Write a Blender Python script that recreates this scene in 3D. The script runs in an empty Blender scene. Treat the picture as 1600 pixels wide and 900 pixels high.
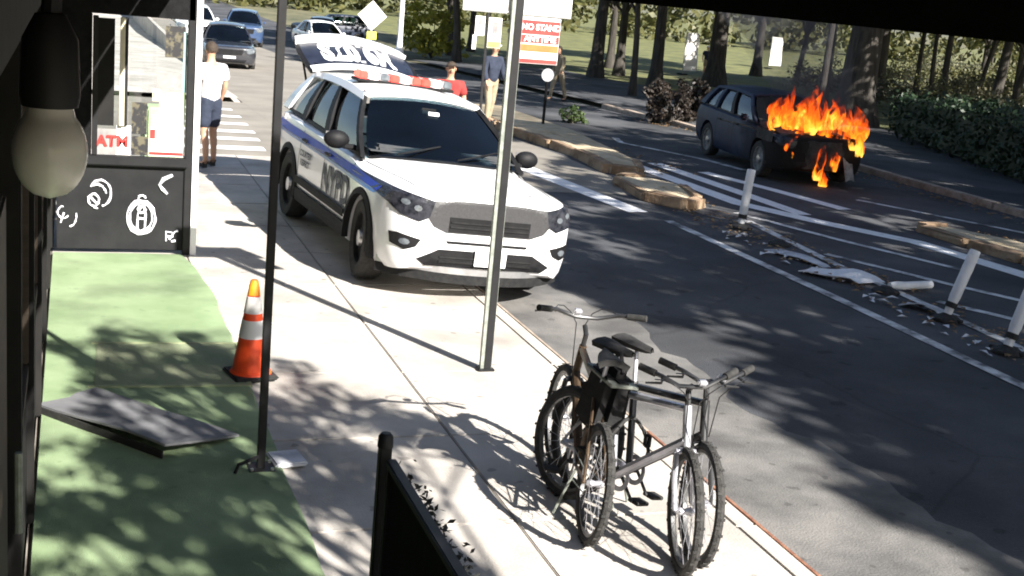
import bpy, bmesh, math, random
import numpy as np
from mathutils import Vector, Matrix
from mathutils.bvhtree import BVHTree

R = math.radians
sc = bpy.context.scene
COL = sc.collection
rng = random.Random(7)

# ------------------------------------------------------------------ camera
cam_d = bpy.data.cameras.new("camera")
cam = bpy.data.objects.new("camera", cam_d)
COL.objects.link(cam)
sc.camera = cam
cam_d.sensor_width = 36.0
cam_d.lens = 43.9
cam_d.clip_start = 0.05
cam_d.clip_end = 2000.0
PITCH, ROLL, YAW = 0.2358, 0.0933, R(20.0)
r0 = Vector((math.cos(YAW), -math.sin(YAW), 0))
f0 = Vector((math.sin(YAW) * math.cos(PITCH), math.cos(YAW) * math.cos(PITCH), -math.sin(PITCH)))
u0 = r0.cross(f0)
cr, sr = math.cos(ROLL), math.sin(ROLL)
right = cr * r0 + sr * u0
up = -sr * r0 + cr * u0
m = Matrix((right, up, -f0)).transposed().to_4x4()
m.translation = Vector((0.204, 0.0, 2.915))
cam.matrix_world = m

# ------------------------------------------------------------------ sky, sun, exposure
SUN_EL = R(34.0)
LIGHT = Vector((-0.40 * math.cos(SUN_EL), 0.9165 * math.cos(SUN_EL), -math.sin(SUN_EL))).normalized()
world = bpy.data.worlds.new("World")
sc.world = world
world.use_nodes = True
wn = world.node_tree.nodes
sky = wn.new("ShaderNodeTexSky")
sky.sky_type = 'NISHITA'
sky.sun_disc = False
sky.sun_elevation = SUN_EL
sky.sun_rotation = math.atan2(-LIGHT.x, -LIGHT.y)
world.node_tree.links.new(sky.outputs[0], wn["Background"].inputs[0])
wn["Background"].inputs[1].default_value = 0.05
sun_d = bpy.data.lights.new("sun", 'SUN')
sun_d.energy = 5.0
sun_d.angle = R(0.55)
sun_d.color = (1.0, 0.95, 0.88)
sun = bpy.data.objects.new("sun", sun_d)
COL.objects.link(sun)
sun.rotation_euler = LIGHT.to_track_quat('-Z', 'Y').to_euler()
sun.location = (10, -20, 30)
vs = sc.view_settings
vs.view_transform = 'Standard'
vs.look = 'None'
vs.gamma = 1.0
vs.use_curve_mapping = False
vs.exposure = 1.75
sc.cycles.filter_width = 1.9
sc.cycles.max_bounces = 8
sc.cycles.transparent_max_bounces = 24
sc.cycles.volume_bounces = 0

# ------------------------------------------------------------------ materials
MATS = {}
def mat(name, c1, c2=None, rough=0.8, metal=0.0, scale=6.0, bump=0.0, bscale=None, detail=5.0, spec=0.5,
        coat=0.0, emit=None, estr=0.0, contrast=(0.35, 0.65), alpha=None, trans=0.0, stretch=None):
    if name in MATS:
        return MATS[name]
    M = bpy.data.materials.new(name)
    M.use_nodes = True
    nt = M.node_tree
    N, L = nt.nodes, nt.links
    b = N["Principled BSDF"]
    b.inputs["Roughness"].default_value = rough
    b.inputs["Metallic"].default_value = metal
    b.inputs["Specular IOR Level"].default_value = spec
    b.inputs["Coat Weight"].default_value = coat
    b.inputs["Coat Roughness"].default_value = 0.04
    tc = N.new("ShaderNodeTexCoord")
    vec = tc.outputs["Object"]
    if stretch:
        mp = N.new("ShaderNodeMapping")
        mp.inputs["Scale"].default_value = stretch
        L.new(vec, mp.inputs[0])
        vec = mp.outputs[0]
    nz = N.new("ShaderNodeTexNoise")
    nz.inputs["Scale"].default_value = scale
    nz.inputs["Detail"].default_value = detail
    nz.inputs["Roughness"].default_value = 0.62
    L.new(vec, nz.inputs["Vector"])
    rp = N.new("ShaderNodeValToRGB")
    rp.color_ramp.elements[0].position = contrast[0]
    rp.color_ramp.elements[1].position = contrast[1]
    c2 = c2 or tuple(min(1, x * 1.15 + 0.004) for x in c1)
    rp.color_ramp.elements[0].color = (*c1, 1)
    rp.color_ramp.elements[1].color = (*c2, 1)
    L.new(nz.outputs["Fac"], rp.inputs[0])
    L.new(rp.outputs[0], b.inputs["Base Color"])
    if bump:
        n2 = N.new("ShaderNodeTexNoise")
        n2.inputs["Scale"].default_value = bscale or scale * 5
        n2.inputs["Detail"].default_value = 4
        L.new(vec, n2.inputs["Vector"])
        bp = N.new("ShaderNodeBump")
        bp.inputs["Strength"].default_value = bump
        bp.inputs["Distance"].default_value = 0.02
        L.new(n2.outputs["Fac"], bp.inputs["Height"])
        L.new(bp.outputs[0], b.inputs["Normal"])
    if emit:
        b.inputs["Emission Color"].default_value = (*emit, 1)
        b.inputs["Emission Strength"].default_value = estr
    MATS[name] = M
    return M

def glass_mat(name, tint, gloss=0.04, rough=0.02):
    """thin pane: a tinted see-through sheet with a clear reflection on it"""
    M = bpy.data.materials.new(name)
    M.use_nodes = True
    nt = M.node_tree
    N, L = nt.nodes, nt.links
    for n in list(N):
        if n.type != 'OUTPUT_MATERIAL':
            N.remove(n)
    out = [n for n in N if n.type == 'OUTPUT_MATERIAL'][0]
    tr = N.new("ShaderNodeBsdfTransparent")
    tr.inputs[0].default_value = (*tint, 1)
    gl = N.new("ShaderNodeBsdfGlossy")
    gl.inputs["Roughness"].default_value = rough
    fr = N.new("ShaderNodeFresnel")
    fr.inputs[0].default_value = 1.5
    nz = N.new("ShaderNodeTexNoise")
    nz.inputs["Scale"].default_value = 2.0
    ad = N.new("ShaderNodeMath")
    ad.operation = 'MULTIPLY_ADD'
    ad.inputs[1].default_value = gloss
    L.new(nz.outputs["Fac"], ad.inputs[0])
    L.new(fr.outputs[0], ad.inputs[2])
    mx = N.new("ShaderNodeMixShader")
    L.new(ad.outputs[0], mx.inputs[0])
    L.new(tr.outputs[0], mx.inputs[1])
    L.new(gl.outputs[0], mx.inputs[2])
    L.new(mx.outputs[0], out.inputs[0])
    MATS[name] = M
    return M

def leaf_mat(name, c1, c2, tr=0.35):
    M = bpy.data.materials.new(name)
    M.use_nodes = True
    nt = M.node_tree
    N, L = nt.nodes, nt.links
    b = N["Principled BSDF"]
    b.inputs["Roughness"].default_value = 0.55
    tc = N.new("ShaderNodeTexCoord")
    nz = N.new("ShaderNodeTexNoise")
    nz.inputs["Scale"].default_value = 1.7
    nz.inputs["Detail"].default_value = 6
    L.new(tc.outputs["Object"], nz.inputs["Vector"])
    rp = N.new("ShaderNodeValToRGB")
    rp.color_ramp.elements[0].position = 0.35
    rp.color_ramp.elements[1].position = 0.68
    rp.color_ramp.elements[0].color = (*c1, 1)
    rp.color_ramp.elements[1].color = (*c2, 1)
    L.new(nz.outputs["Fac"], rp.inputs[0])
    L.new(rp.outputs[0], b.inputs["Base Color"])
    tl = N.new("ShaderNodeBsdfTranslucent")
    L.new(rp.outputs[0], tl.inputs[0])
    mx = N.new("ShaderNodeMixShader")
    mx.inputs[0].default_value = tr
    out = [n for n in N if n.type == 'OUTPUT_MATERIAL'][0]
    L.new(b.outputs[0], mx.inputs[1])
    L.new(tl.outputs[0], mx.inputs[2])
    L.new(mx.outputs[0], out.inputs[0])
    MATS[name] = M
    return M

# setting
def asphalt_mat():
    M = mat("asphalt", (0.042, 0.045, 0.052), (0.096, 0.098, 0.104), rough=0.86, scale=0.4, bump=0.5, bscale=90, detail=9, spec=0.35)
    nt = M.node_tree; N, L = nt.nodes, nt.links
    b = N["Principled BSDF"]; rp = [n for n in N if n.type == 'VALTORGB'][0]
    tc = [n for n in N if n.type == 'TEX_COORD'][0]
    # fine aggregate and a few long sealed cracks
    g = N.new("ShaderNodeTexNoise"); g.inputs["Scale"].default_value = 60; g.inputs["Detail"].default_value = 3
    L.new(tc.outputs["Object"], g.inputs["Vector"])
    mr = N.new("ShaderNodeMapRange"); mr.inputs[3].default_value = 0.62; mr.inputs[4].default_value = 1.38
    L.new(g.outputs["Fac"], mr.inputs[0])
    mul = N.new("ShaderNodeMix"); mul.data_type = 'RGBA'; mul.blend_type = 'MULTIPLY'; mul.inputs[0].default_value = 1
    L.new(rp.outputs[0], mul.inputs[6]); L.new(mr.outputs[0], mul.inputs[7])
    dn = N.new("ShaderNodeTexNoise"); dn.inputs["Scale"].default_value = 1.2; L.new(tc.outputs["Object"], dn.inputs["Vector"])
    ad = N.new("ShaderNodeMix"); ad.data_type = 'RGBA'; ad.inputs[0].default_value = 0.22
    L.new(tc.outputs["Object"], ad.inputs[6]); L.new(dn.outputs["Color"], ad.inputs[7])
    v = N.new("ShaderNodeTexVoronoi"); v.feature = 'DISTANCE_TO_EDGE'; v.inputs["Scale"].default_value = 0.33
    L.new(ad.outputs[2], v.inputs["Vector"])
    cr_ = N.new("ShaderNodeMapRange"); cr_.inputs[1].default_value = 0.002; cr_.inputs[2].default_value = 0.006; cr_.inputs[3].default_value = 0.78; cr_.inputs[4].default_value = 1.0
    L.new(v.outputs["Distance"], cr_.inputs[0])
    m2 = N.new("ShaderNodeMix"); m2.data_type = 'RGBA'; m2.blend_type = 'MULTIPLY'; m2.inputs[0].default_value = 1
    L.new(mul.outputs[2], m2.inputs[6]); L.new(cr_.outputs[0], m2.inputs[7])
    L.new(m2.outputs[2], b.inputs["Base Color"])
    return M
asphalt_mat()
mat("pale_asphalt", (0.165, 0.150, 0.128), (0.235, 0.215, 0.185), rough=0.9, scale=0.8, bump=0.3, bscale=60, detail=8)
mat("concrete", (0.36, 0.33, 0.295), (0.50, 0.47, 0.43), rough=0.9, scale=1.3, bump=0.25, bscale=70, detail=9)
def stain(name, scale, lo, dark):
    nt = MATS[name].node_tree; N, L = nt.nodes, nt.links
    b = N["Principled BSDF"]; src = b.inputs["Base Color"].links[0].from_socket
    geo = N.new("ShaderNodeNewGeometry")
    for sc_, lo_, hi_, dk in ((scale, lo, lo + 0.16, dark), (scale * 9, 0.25, 0.29, 0.62 if name != "turf" else 0.85)):
        nz = N.new("ShaderNodeTexNoise"); nz.inputs["Scale"].default_value = sc_; nz.inputs["Detail"].default_value = 7 if sc_ == scale else 1
        L.new(geo.outputs["Position"], nz.inputs["Vector"])
        mr = N.new("ShaderNodeMapRange"); mr.inputs[1].default_value = lo_; mr.inputs[2].default_value = hi_; mr.inputs[3].default_value = dk; mr.inputs[4].default_value = 1.0
        L.new(nz.outputs["Fac"], mr.inputs[0])
        mx = N.new("ShaderNodeMix"); mx.data_type = 'RGBA'; mx.blend_type = 'MULTIPLY'; mx.inputs[0].default_value = 1
        L.new(src, mx.inputs[6]); L.new(mr.outputs[0], mx.inputs[7]); src = mx.outputs[2]
    L.new(src, b.inputs["Base Color"])
stain("concrete", 0.9, 0.36, 0.72)
mat("sunlit_asphalt", (0.090, 0.088, 0.086), (0.175, 0.168, 0.158), rough=0.9, scale=1.6, bump=0.35, bscale=60, detail=10)  # lighter copy of the asphalt, sunlight on the road put into its colour
stain("asphalt", 0.55, 0.40, 0.62)
stain("sunlit_asphalt", 0.8, 0.38, 0.7)
mat("joint", (0.20, 0.18, 0.155), (0.30, 0.27, 0.235), rough=0.95, scale=9)
mat("kerb", (0.22, 0.17, 0.13), (0.40, 0.33, 0.27), rough=0.9, scale=5, bump=0.4, bscale=40)
mat("rust_steel", (0.16, 0.06, 0.035), (0.30, 0.15, 0.09), rough=0.75, scale=14, bump=0.3)
mat("road_paint", (0.60, 0.60, 0.60), (0.80, 0.80, 0.80), rough=0.7, scale=7, bump=0.2, detail=9, contrast=(0.30, 0.50))
mat("worn_paint", (0.10, 0.10, 0.105), (0.66, 0.66, 0.66), rough=0.75, scale=3.5, bump=0.2, detail=10, contrast=(0.36, 0.56))
mat("park_soil", (0.045, 0.052, 0.022), (0.15, 0.135, 0.075), rough=0.95, scale=0.45, bump=0.7, bscale=14, detail=10)
mat("lawn", (0.050, 0.060, 0.018), (0.15, 0.15, 0.050), rough=0.95, scale=0.6, bump=0.6, bscale=30, detail=10)
mat("turf", (0.185, 0.265, 0.135), (0.265, 0.35, 0.20), rough=0.95, scale=1.4, bump=0.5, bscale=160, detail=8)
stain("turf", 1.1, 0.36, 0.66)
mat("worn_board", (0.175, 0.225, 0.125), (0.27, 0.295, 0.185), rough=0.95, scale=2.2, bump=0.35, bscale=60, detail=9)
mat("yellow_edge", (0.23, 0.28, 0.145), (0.32, 0.34, 0.20), rough=0.8, scale=9)
mat("stone_brown", (0.16, 0.10, 0.06), (0.33, 0.235, 0.15), rough=0.9, scale=4, bump=0.7, bscale=22, detail=8)
mat("sandy", (0.34, 0.27, 0.17), (0.52, 0.44, 0.31), rough=0.95, scale=3, bump=0.5, bscale=40, detail=9)
mat("bark", (0.022, 0.019, 0.016), (0.062, 0.055, 0.046), rough=0.95, scale=3, bump=1.0, bscale=10, stretch=(3, 3, 0.5))
leaf_mat("leaf_green", (0.035, 0.065, 0.015), (0.085, 0.125, 0.032))
leaf_mat("leaf_olive", (0.05, 0.06, 0.018), (0.14, 0.13, 0.045))
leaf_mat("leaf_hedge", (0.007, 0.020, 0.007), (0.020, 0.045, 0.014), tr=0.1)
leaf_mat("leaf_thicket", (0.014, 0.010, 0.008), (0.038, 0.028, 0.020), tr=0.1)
leaf_mat("leaf_yellow", (0.20, 0.21, 0.025), (0.36, 0.34, 0.05))
leaf_mat("leaf_dry", (0.16, 0.085, 0.035), (0.38, 0.26, 0.13), tr=0.15)
leaf_mat("leaf_shrub", (0.055, 0.055, 0.028), (0.20, 0.185, 0.11), tr=0.25)
# things
mat("black_paint", (0.006, 0.006, 0.007), (0.011, 0.011, 0.012), spec=0.3, rough=0.55, scale=8)
mat("black_matt", (0.006, 0.006, 0.0065), (0.012, 0.012, 0.0125), spec=0.15, rough=0.9, scale=10, bump=0.15)
mat("facade_dark", (0.008, 0.008, 0.008), (0.017, 0.016, 0.015), spec=0.2, rough=0.8, scale=2.5, bump=0.1, detail=8)
mat("facade_brown", (0.035, 0.024, 0.015), (0.06, 0.042, 0.027), rough=0.7, scale=3, stretch=(1, 1, 6))
mat("charcoal", (0.010, 0.0105, 0.0115), (0.017, 0.0175, 0.0185), spec=0.2, rough=0.85, scale=3, bump=0.05, detail=8)
mat("chalk_white", (0.55, 0.56, 0.62), (0.78, 0.78, 0.82), rough=0.8, scale=30)
mat("white_metal", (0.72, 0.72, 0.74), (0.82, 0.82, 0.83), rough=0.4, scale=4)
mat("cream", (0.50, 0.45, 0.32), (0.62, 0.57, 0.43), rough=0.8, scale=4)
mat("poster_white", (0.74, 0.73, 0.70), (0.82, 0.80, 0.78), rough=0.6, scale=3)
mat("poster_grey", (0.16, 0.15, 0.15), (0.26, 0.25, 0.24), rough=0.6, scale=5)
mat("poster_green", (0.30, 0.42, 0.22), (0.42, 0.52, 0.30), rough=0.6, scale=4)
mat("poster_teal", (0.16, 0.30, 0.30), (0.28, 0.42, 0.42), rough=0.6, scale=4)
mat("poster_dark", (0.012, 0.012, 0.014), (0.09, 0.08, 0.05), rough=0.6, scale=14, contrast=(0.5, 0.58))
mat("red_print", (0.55, 0.02, 0.02), (0.66, 0.04, 0.03), rough=0.5, scale=6)
mat("orange_print", (0.70, 0.10, 0.02), (0.80, 0.16, 0.04), rough=0.5, scale=6)
mat("yellow_print", (0.62, 0.60, 0.06), (0.74, 0.72, 0.12), rough=0.5, scale=6)
mat("galvanised", (0.20, 0.22, 0.19), (0.33, 0.35, 0.31), rough=0.5, metal=0.5, scale=18)
mat("sign_back", (0.55, 0.56, 0.55), (0.68, 0.68, 0.66), rough=0.45, metal=0.2, scale=10)
mat("cone_orange", (0.75, 0.055, 0.006), (0.85, 0.085, 0.012), rough=0.55, scale=12)
mat("cone_tip", (0.85, 0.26, 0.01), (0.9, 0.34, 0.02), rough=0.5, scale=12)
mat("rubber", (0.012, 0.012, 0.012), (0.028, 0.027, 0.026), rough=0.85, scale=25, bump=0.2)
mat("board_grey", (0.13, 0.132, 0.14), (0.19, 0.192, 0.20), rough=0.8, scale=3, bump=0.2, detail=8)
mat("police_white", (0.74, 0.745, 0.76), (0.79, 0.795, 0.80), rough=0.28, scale=2, coat=0.6)
mat("police_blue", (0.006, 0.045, 0.50), (0.01, 0.06, 0.60), rough=0.5, scale=5)
mat("letter_navy", (0.018, 0.022, 0.05), (0.03, 0.036, 0.07), rough=0.6, scale=5)
mat("police_light_blue", (0.05, 0.16, 0.48), (0.08, 0.22, 0.55), rough=0.35, scale=5, coat=0.3)
mat("trim_black", (0.005, 0.005, 0.006), (0.010, 0.010, 0.011), spec=0.2, rough=0.6, scale=10)
mat("cladding", (0.009, 0.009, 0.010), (0.018, 0.018, 0.018), spec=0.2, rough=0.75, scale=20, bump=0.1)
mat("silver", (0.42, 0.42, 0.43), (0.55, 0.55, 0.55), rough=0.3, metal=0.8, scale=9)
mat("grille_grey", (0.030, 0.030, 0.032), (0.042, 0.042, 0.044), rough=0.5, metal=0.1, scale=60)
mat("lens_dark", (0.006, 0.007, 0.010), (0.035, 0.036, 0.045), rough=0.25, scale=14, spec=0.3)
mat("gate_glass", (0.010, 0.012, 0.022), (0.02, 0.024, 0.04), rough=0.35, scale=6, spec=0.3)
mat("interior", (0.024, 0.026, 0.030), (0.042, 0.045, 0.050), rough=0.8, scale=12)
mat("paper", (0.72, 0.73, 0.74), (0.8, 0.8, 0.8), rough=0.8, scale=12)
mat("lamp_red", (0.55, 0.015, 0.012), (0.7, 0.03, 0.02), rough=0.2, scale=12, coat=1.0, emit=(1.0, 0.05, 0.03), estr=0.9)
mat("lamp_white", (0.7, 0.72, 0.75), (0.8, 0.8, 0.82), rough=0.15, scale=12, coat=1.0, emit=(1.0, 0.75, 0.7), estr=0.9)
mat("lamp_clear", (0.07, 0.08, 0.09), (0.14, 0.155, 0.17), rough=0.1, scale=12, coat=1.0)
glass_mat("car_glass", (0.50, 0.62, 0.66), gloss=0.10)
glass_mat("pane_glass", (0.92, 0.94, 0.94), gloss=0.05)
mat("burnt_blue", (0.006, 0.011, 0.034), (0.016, 0.030, 0.066), spec=0.25, rough=0.6, scale=1.6, detail=9)
mat("char", (0.012, 0.011, 0.010), (0.055, 0.048, 0.042), rough=0.9, scale=5, bump=0.6, detail=9)
mat("ash_grey", (0.12, 0.12, 0.12), (0.27, 0.27, 0.26), rough=0.9, scale=9, bump=0.4)
mat("car_black", (0.018, 0.019, 0.024), (0.028, 0.029, 0.034), rough=0.25, scale=3, coat=1.0)
mat("car_blue", (0.022, 0.045, 0.10), (0.035, 0.062, 0.13), rough=0.3, scale=3, coat=0.8)
mat("car_navy", (0.012, 0.02, 0.04), (0.02, 0.03, 0.055), rough=0.4, scale=3)
mat("car_white", (0.70, 0.71, 0.72), (0.78, 0.78, 0.79), rough=0.3, scale=3, coat=0.7)
mat("skin_tan", (0.42, 0.235, 0.15), (0.50, 0.29, 0.19), rough=0.55, scale=9)
mat("hair_dark", (0.025, 0.016, 0.010), (0.05, 0.033, 0.02), rough=0.7, scale=40, bump=0.5)
mat("shirt_white", (0.72, 0.72, 0.72), (0.80, 0.80, 0.80), rough=0.9, scale=9, bump=0.3, bscale=14)
mat("cloth_navy", (0.012, 0.018, 0.035), (0.025, 0.033, 0.058), rough=0.9, scale=9, bump=0.4, bscale=14)
mat("cloth_khaki", (0.25, 0.20, 0.13), (0.34, 0.28, 0.19), rough=0.9, scale=9, bump=0.4, bscale=14)
mat("cloth_red", (0.22, 0.02, 0.02), (0.30, 0.035, 0.03), rough=0.9, scale=9)
mat("shoe_dark", (0.012, 0.012, 0.012), (0.03, 0.03, 0.03), rough=0.7, scale=20)
mat("bulb_glass", (0.46, 0.44, 0.40), (0.60, 0.58, 0.53), rough=0.35, scale=9, coat=0.4)
mat("bike_black", (0.012, 0.012, 0.013), (0.022, 0.022, 0.023), rough=0.4, scale=10, coat=0.3)
mat("bike_rim", (0.05, 0.05, 0.052), (0.10, 0.10, 0.10), rough=0.4, metal=0.5, scale=10)
mat("bike_silver", (0.42, 0.42, 0.46), (0.58, 0.58, 0.62), rough=0.35, metal=0.6, scale=10)
mat("bike_bronze", (0.07, 0.045, 0.028), (0.11, 0.075, 0.045), rough=0.35, metal=0.4, scale=10)
mat("tyre", (0.018, 0.018, 0.018), (0.045, 0.043, 0.04), rough=0.9, scale=30, bump=0.5)
mat("plastic_white", (0.62, 0.63, 0.66), (0.78, 0.78, 0.79), rough=0.5, scale=5, detail=8)
mat("dirty_white", (0.30, 0.31, 0.34), (0.62, 0.63, 0.66), rough=0.7, scale=4, detail=9)
mat("wood_brown", (0.022, 0.014, 0.012), (0.042, 0.028, 0.023), rough=0.85, scale=4, stretch=(1, 1, 7))

# ------------------------------------------------------------------ mesh helpers
class MB:
    def __init__(self):
        self.v, self.f = [], []
    def add(self, vs_, fs_):
        o = len(self.v)
        self.v += [tuple(p) for p in vs_]
        self.f += [tuple(i + o for i in f) for f in fs_]
        return self
    def box(self, c, s, rz=0.0, rot=None, taper=1.0):
        M = rot or Matrix.Rotation(rz, 3, 'Z')
        pts = []
        for z in (-1, 1):
            k = taper if z > 0 else 1.0
            for x, y in ((-1, -1), (1, -1), (1, 1), (-1, 1)):
                pts.append(Vector(c) + M @ Vector((x * s[0] / 2 * k, y * s[1] / 2 * k, z * s[2] / 2)))
        return self.add(pts, [(3, 2, 1, 0), (4, 5, 6, 7), (0, 1, 5, 4), (1, 2, 6, 5), (2, 3, 7, 6), (3, 0, 4, 7)])
    def tube(self, path, rad, n=8, cap=True):
        path = [Vector(p) for p in path]
        if not hasattr(rad, '__len__'):
            rad = [rad] * len(path)
        vs_, fs_ = [], []
        prev = None
        for i, p in enumerate(path):
            t = (path[min(i + 1, len(path) - 1)] - path[max(i - 1, 0)]).normalized()
            a = prev if prev is not None else (Vector((0, 0, 1)) if abs(t.z) < 0.9 else Vector((1, 0, 0)))
            a = (a - t * a.dot(t)).normalized()
            prev = a
            b = t.cross(a)
            for k in range(n):
                an = 2 * math.pi * k / n
                vs_.append(p + (a * math.cos(an) + b * math.sin(an)) * rad[i])
        for i in range(len(path) - 1):
            for k in range(n):
                fs_.append((i * n + k, i * n + (k + 1) % n, (i + 1) * n + (k + 1) % n, (i + 1) * n + k))
        if cap:
            fs_.append(tuple(range(n - 1, -1, -1)))
            fs_.append(tuple((len(path) - 1) * n + k for k in range(n)))
        return self.add(vs_, fs_)
    def lathe(self, prof, c=(0, 0, 0), axis='Z', n=24, a0=0.0, a1=2 * math.pi, close=False):
        """prof: list of (radius, height along axis)"""
        full = abs(a1 - a0 - 2 * math.pi) < 1e-6
        cols = n if full else n + 1
        vs_, fs_ = [], []
        for k in range(cols):
            an = a0 + (a1 - a0) * k / n
            for r_, h in prof:
                if axis == 'Z':
                    p = (r_ * math.cos(an), r_ * math.sin(an), h)
                elif axis == 'Y':
                    p = (r_ * math.cos(an), h, r_ * math.sin(an))
                else:
                    p = (h, r_ * math.cos(an), r_ * math.sin(an))
                vs_.append(Vector(p) + Vector(c))
        P = len(prof)
        for k in range(n):
            k2 = (k + 1) % cols
            for i in range(P if close else P - 1):
                j = (i + 1) % P
                fs_.append((k * P + i, k2 * P + i, k2 * P + j, k * P + j))
        return self.add(vs_, fs_)
    def torus(self, c, r_, t, axis='Y', n=36, k=8):
        prof = [(r_ + t * math.cos(2 * math.pi * i / k), t * math.sin(2 * math.pi * i / k)) for i in range(k)]
        return self.lathe(prof, c, axis, n, close=True)
    def prism(self, poly, h0, h1, plane='XY'):
        n = len(poly)
        def p3(p, h):
            return {'XY': (p[0], p[1], h), 'XZ': (p[0], h, p[1]), 'YZ': (h, p[0], p[1])}[plane]
        vs_ = [p3(p, h0) for p in poly] + [p3(p, h1) for p in poly]
        fs_ = [tuple(range(n - 1, -1, -1)), tuple(range(n, 2 * n))] + [(i, (i + 1) % n, n + (i + 1) % n, n + i) for i in range(n)]
        return self.add(vs_, fs_)
    def grid(self, rows, thick=0.0):
        """rows of points -> sheet, given thickness along its normals"""
        h, w = len(rows), len(rows[0])
        P = [[Vector(p) for p in r_] for r_ in rows]
        vs_ = [p for r_ in P for p in r_]
        fs_ = [(i * w + j, i * w + j + 1, (i + 1) * w + j + 1, (i + 1) * w + j) for i in range(h - 1) for j in range(w - 1)]
        if thick:
            o = len(vs_)
            bot = []
            for i in range(h):
                for j in range(w):
                    a = P[min(i + 1, h - 1)][j] - P[max(i - 1, 0)][j]
                    b = P[i][min(j + 1, w - 1)] - P[i][max(j - 1, 0)]
                    nn = a.cross(b)
                    bot.append(P[i][j] - (nn.normalized() if nn.length > 1e-9 else Vector((0, 0, 1))) * thick)
            vs_ += bot
            fs_ += [tuple(o + k for k in reversed(f)) for f in fs_[:]]
            ring = [(0, j) for j in range(w)] + [(i, w - 1) for i in range(1, h)] + [(h - 1, j) for j in range(w - 2, -1, -1)] + [(i, 0) for i in range(h - 2, 0, -1)]
            idx = [i * w + j for i, j in ring]
            for a, b in zip(idx, idx[1:] + idx[:1]):
                fs_.append((a, b, o + b, o + a))
        return self.add(vs_, fs_)
    def sphere(self, c, r_, n=12, m=8):
        r_ = r_ if hasattr(r_, '__len__') else (r_, r_, r_)
        vs_ = []
        for i in range(m + 1):
            t = math.pi * i / m
            for k in range(n):
                a = 2 * math.pi * k / n
                vs_.append((c[0] + r_[0] * math.sin(t) * math.cos(a), c[1] + r_[1] * math.sin(t) * math.sin(a), c[2] + r_[2] * math.cos(t)))
        fs_ = [(i * n + k, (i + 1) * n + k, (i + 1) * n + (k + 1) % n, i * n + (k + 1) % n) for i in range(m) for k in range(n)]
        return self.add(vs_, fs_)
    def build(self, name, material, parent=None, smooth=False, bevel=0.0, recalc=True):
        me = bpy.data.meshes.new(name)
        me.from_pydata([tuple(p) for p in self.v], [], self.f)
        bm = bmesh.new()
        bm.from_mesh(me)
        bmesh.ops.remove_doubles(bm, verts=bm.verts, dist=1e-5)
        if recalc:
            bmesh.ops.recalc_face_normals(bm, faces=bm.faces)
        if bevel:
            es = [e for e in bm.edges if len(e.link_faces) == 2 and e.calc_face_angle(0) > 0.6]
            bmesh.ops.bevel(bm, geom=es, offset=bevel, segments=2, affect='EDGES', clamp_overlap=True)
        if smooth:
            for f in bm.faces:
                f.smooth = True
            for e in bm.edges:
                if len(e.link_faces) == 2 and e.calc_face_angle(0) > 0.7:
                    e.smooth = False
        bm.to_mesh(me)
        bm.free()
        return link(name, me, material, parent)

def link(name, me, material, parent=None):
    o = bpy.data.objects.new(name, me)
    COL.objects.link(o)
    if material is not None and not me.materials:
        me.materials.append(MATS[material] if isinstance(material, str) else material)
    if parent is not None:
        o.parent = parent
    return o

def tag(o, label=None, cat=None, group=None, kind=None):
    if label: o["label"] = label
    if cat: o["category"] = cat
    if group: o["group"] = group
    if kind: o["kind"] = kind
    return o

def empty(name, loc=(0, 0, 0), rot=(0, 0, 0), label=None, cat=None, group=None):
    o = bpy.data.objects.new(name, None)
    o.empty_display_size = 0.2
    COL.objects.link(o)
    o.location = loc
    o.rotation_euler = rot
    return tag(o, label, cat, group)

def copy_tree(o, parent=None):
    c = o.copy()
    COL.objects.link(c)
    c.parent = parent
    for ch in o.children:
        copy_tree(ch, c)
    return c

def baked(o):
    """replace an object's mesh by its evaluated one (modifiers applied)"""
    dg = bpy.context.evaluated_depsgraph_get()
    me = bpy.data.meshes.new_from_object(o.evaluated_get(dg))
    o.modifiers.clear()
    old = o.data
    o.data = me
    bpy.data.meshes.remove(old)
    return o

def text_mesh(body, size=1.0, bold=0.0):
    cu = bpy.data.curves.new("lettering", 'FONT')
    cu.body = body
    cu.size = size
    cu.align_x = 'CENTER'
    cu.align_y = 'CENTER'
    cu.offset = bold
    cu.resolution_u = 3
    o = bpy.data.objects.new("lettering", cu)
    COL.objects.link(o)
    dg = bpy.context.evaluated_depsgraph_get()
    me = bpy.data.meshes.new_from_object(o.evaluated_get(dg))
    bpy.data.objects.remove(o)
    return me

def lettering(name, body, size, material, parent, loc, xdir, ydir, bold=0.0, depth=0.003):
    """flat letters standing on a surface: local text x -> xdir, y -> ydir"""
    me = text_mesh(body, size, bold)
    x, y = Vector(xdir).normalized(), Vector(ydir).normalized()
    n = x.cross(y)
    bm = bmesh.new()
    bm.from_mesh(me)
    for v in bm.verts:
        v.co = Vector(loc) + x * v.co.x + y * v.co.y + n * depth
    bm.to_mesh(me)
    bm.free()
    me.materials.clear()
    return link(name, me, material, parent)

def gz(Y):
    """street and park level: flat near the camera, falling gently beyond"""
    return -0.12 - 0.025 * min(max(Y - 22, 0), 58)

def sheet(name, xs, ys, dz, material, zf=gz, kind='structure', parent=None):
    mb = MB()
    mb.grid([[(x, y, zf(y) + dz) for x in xs] for y in ys])
    o = mb.build(name, material, parent)
    for p in o.data.polygons:
        pass
    me = o.data
    if me.polygons and me.polygons[0].normal.z < 0:
        me.flip_normals()
    if kind and parent is None:
        o["kind"] = kind
    return o

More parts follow.
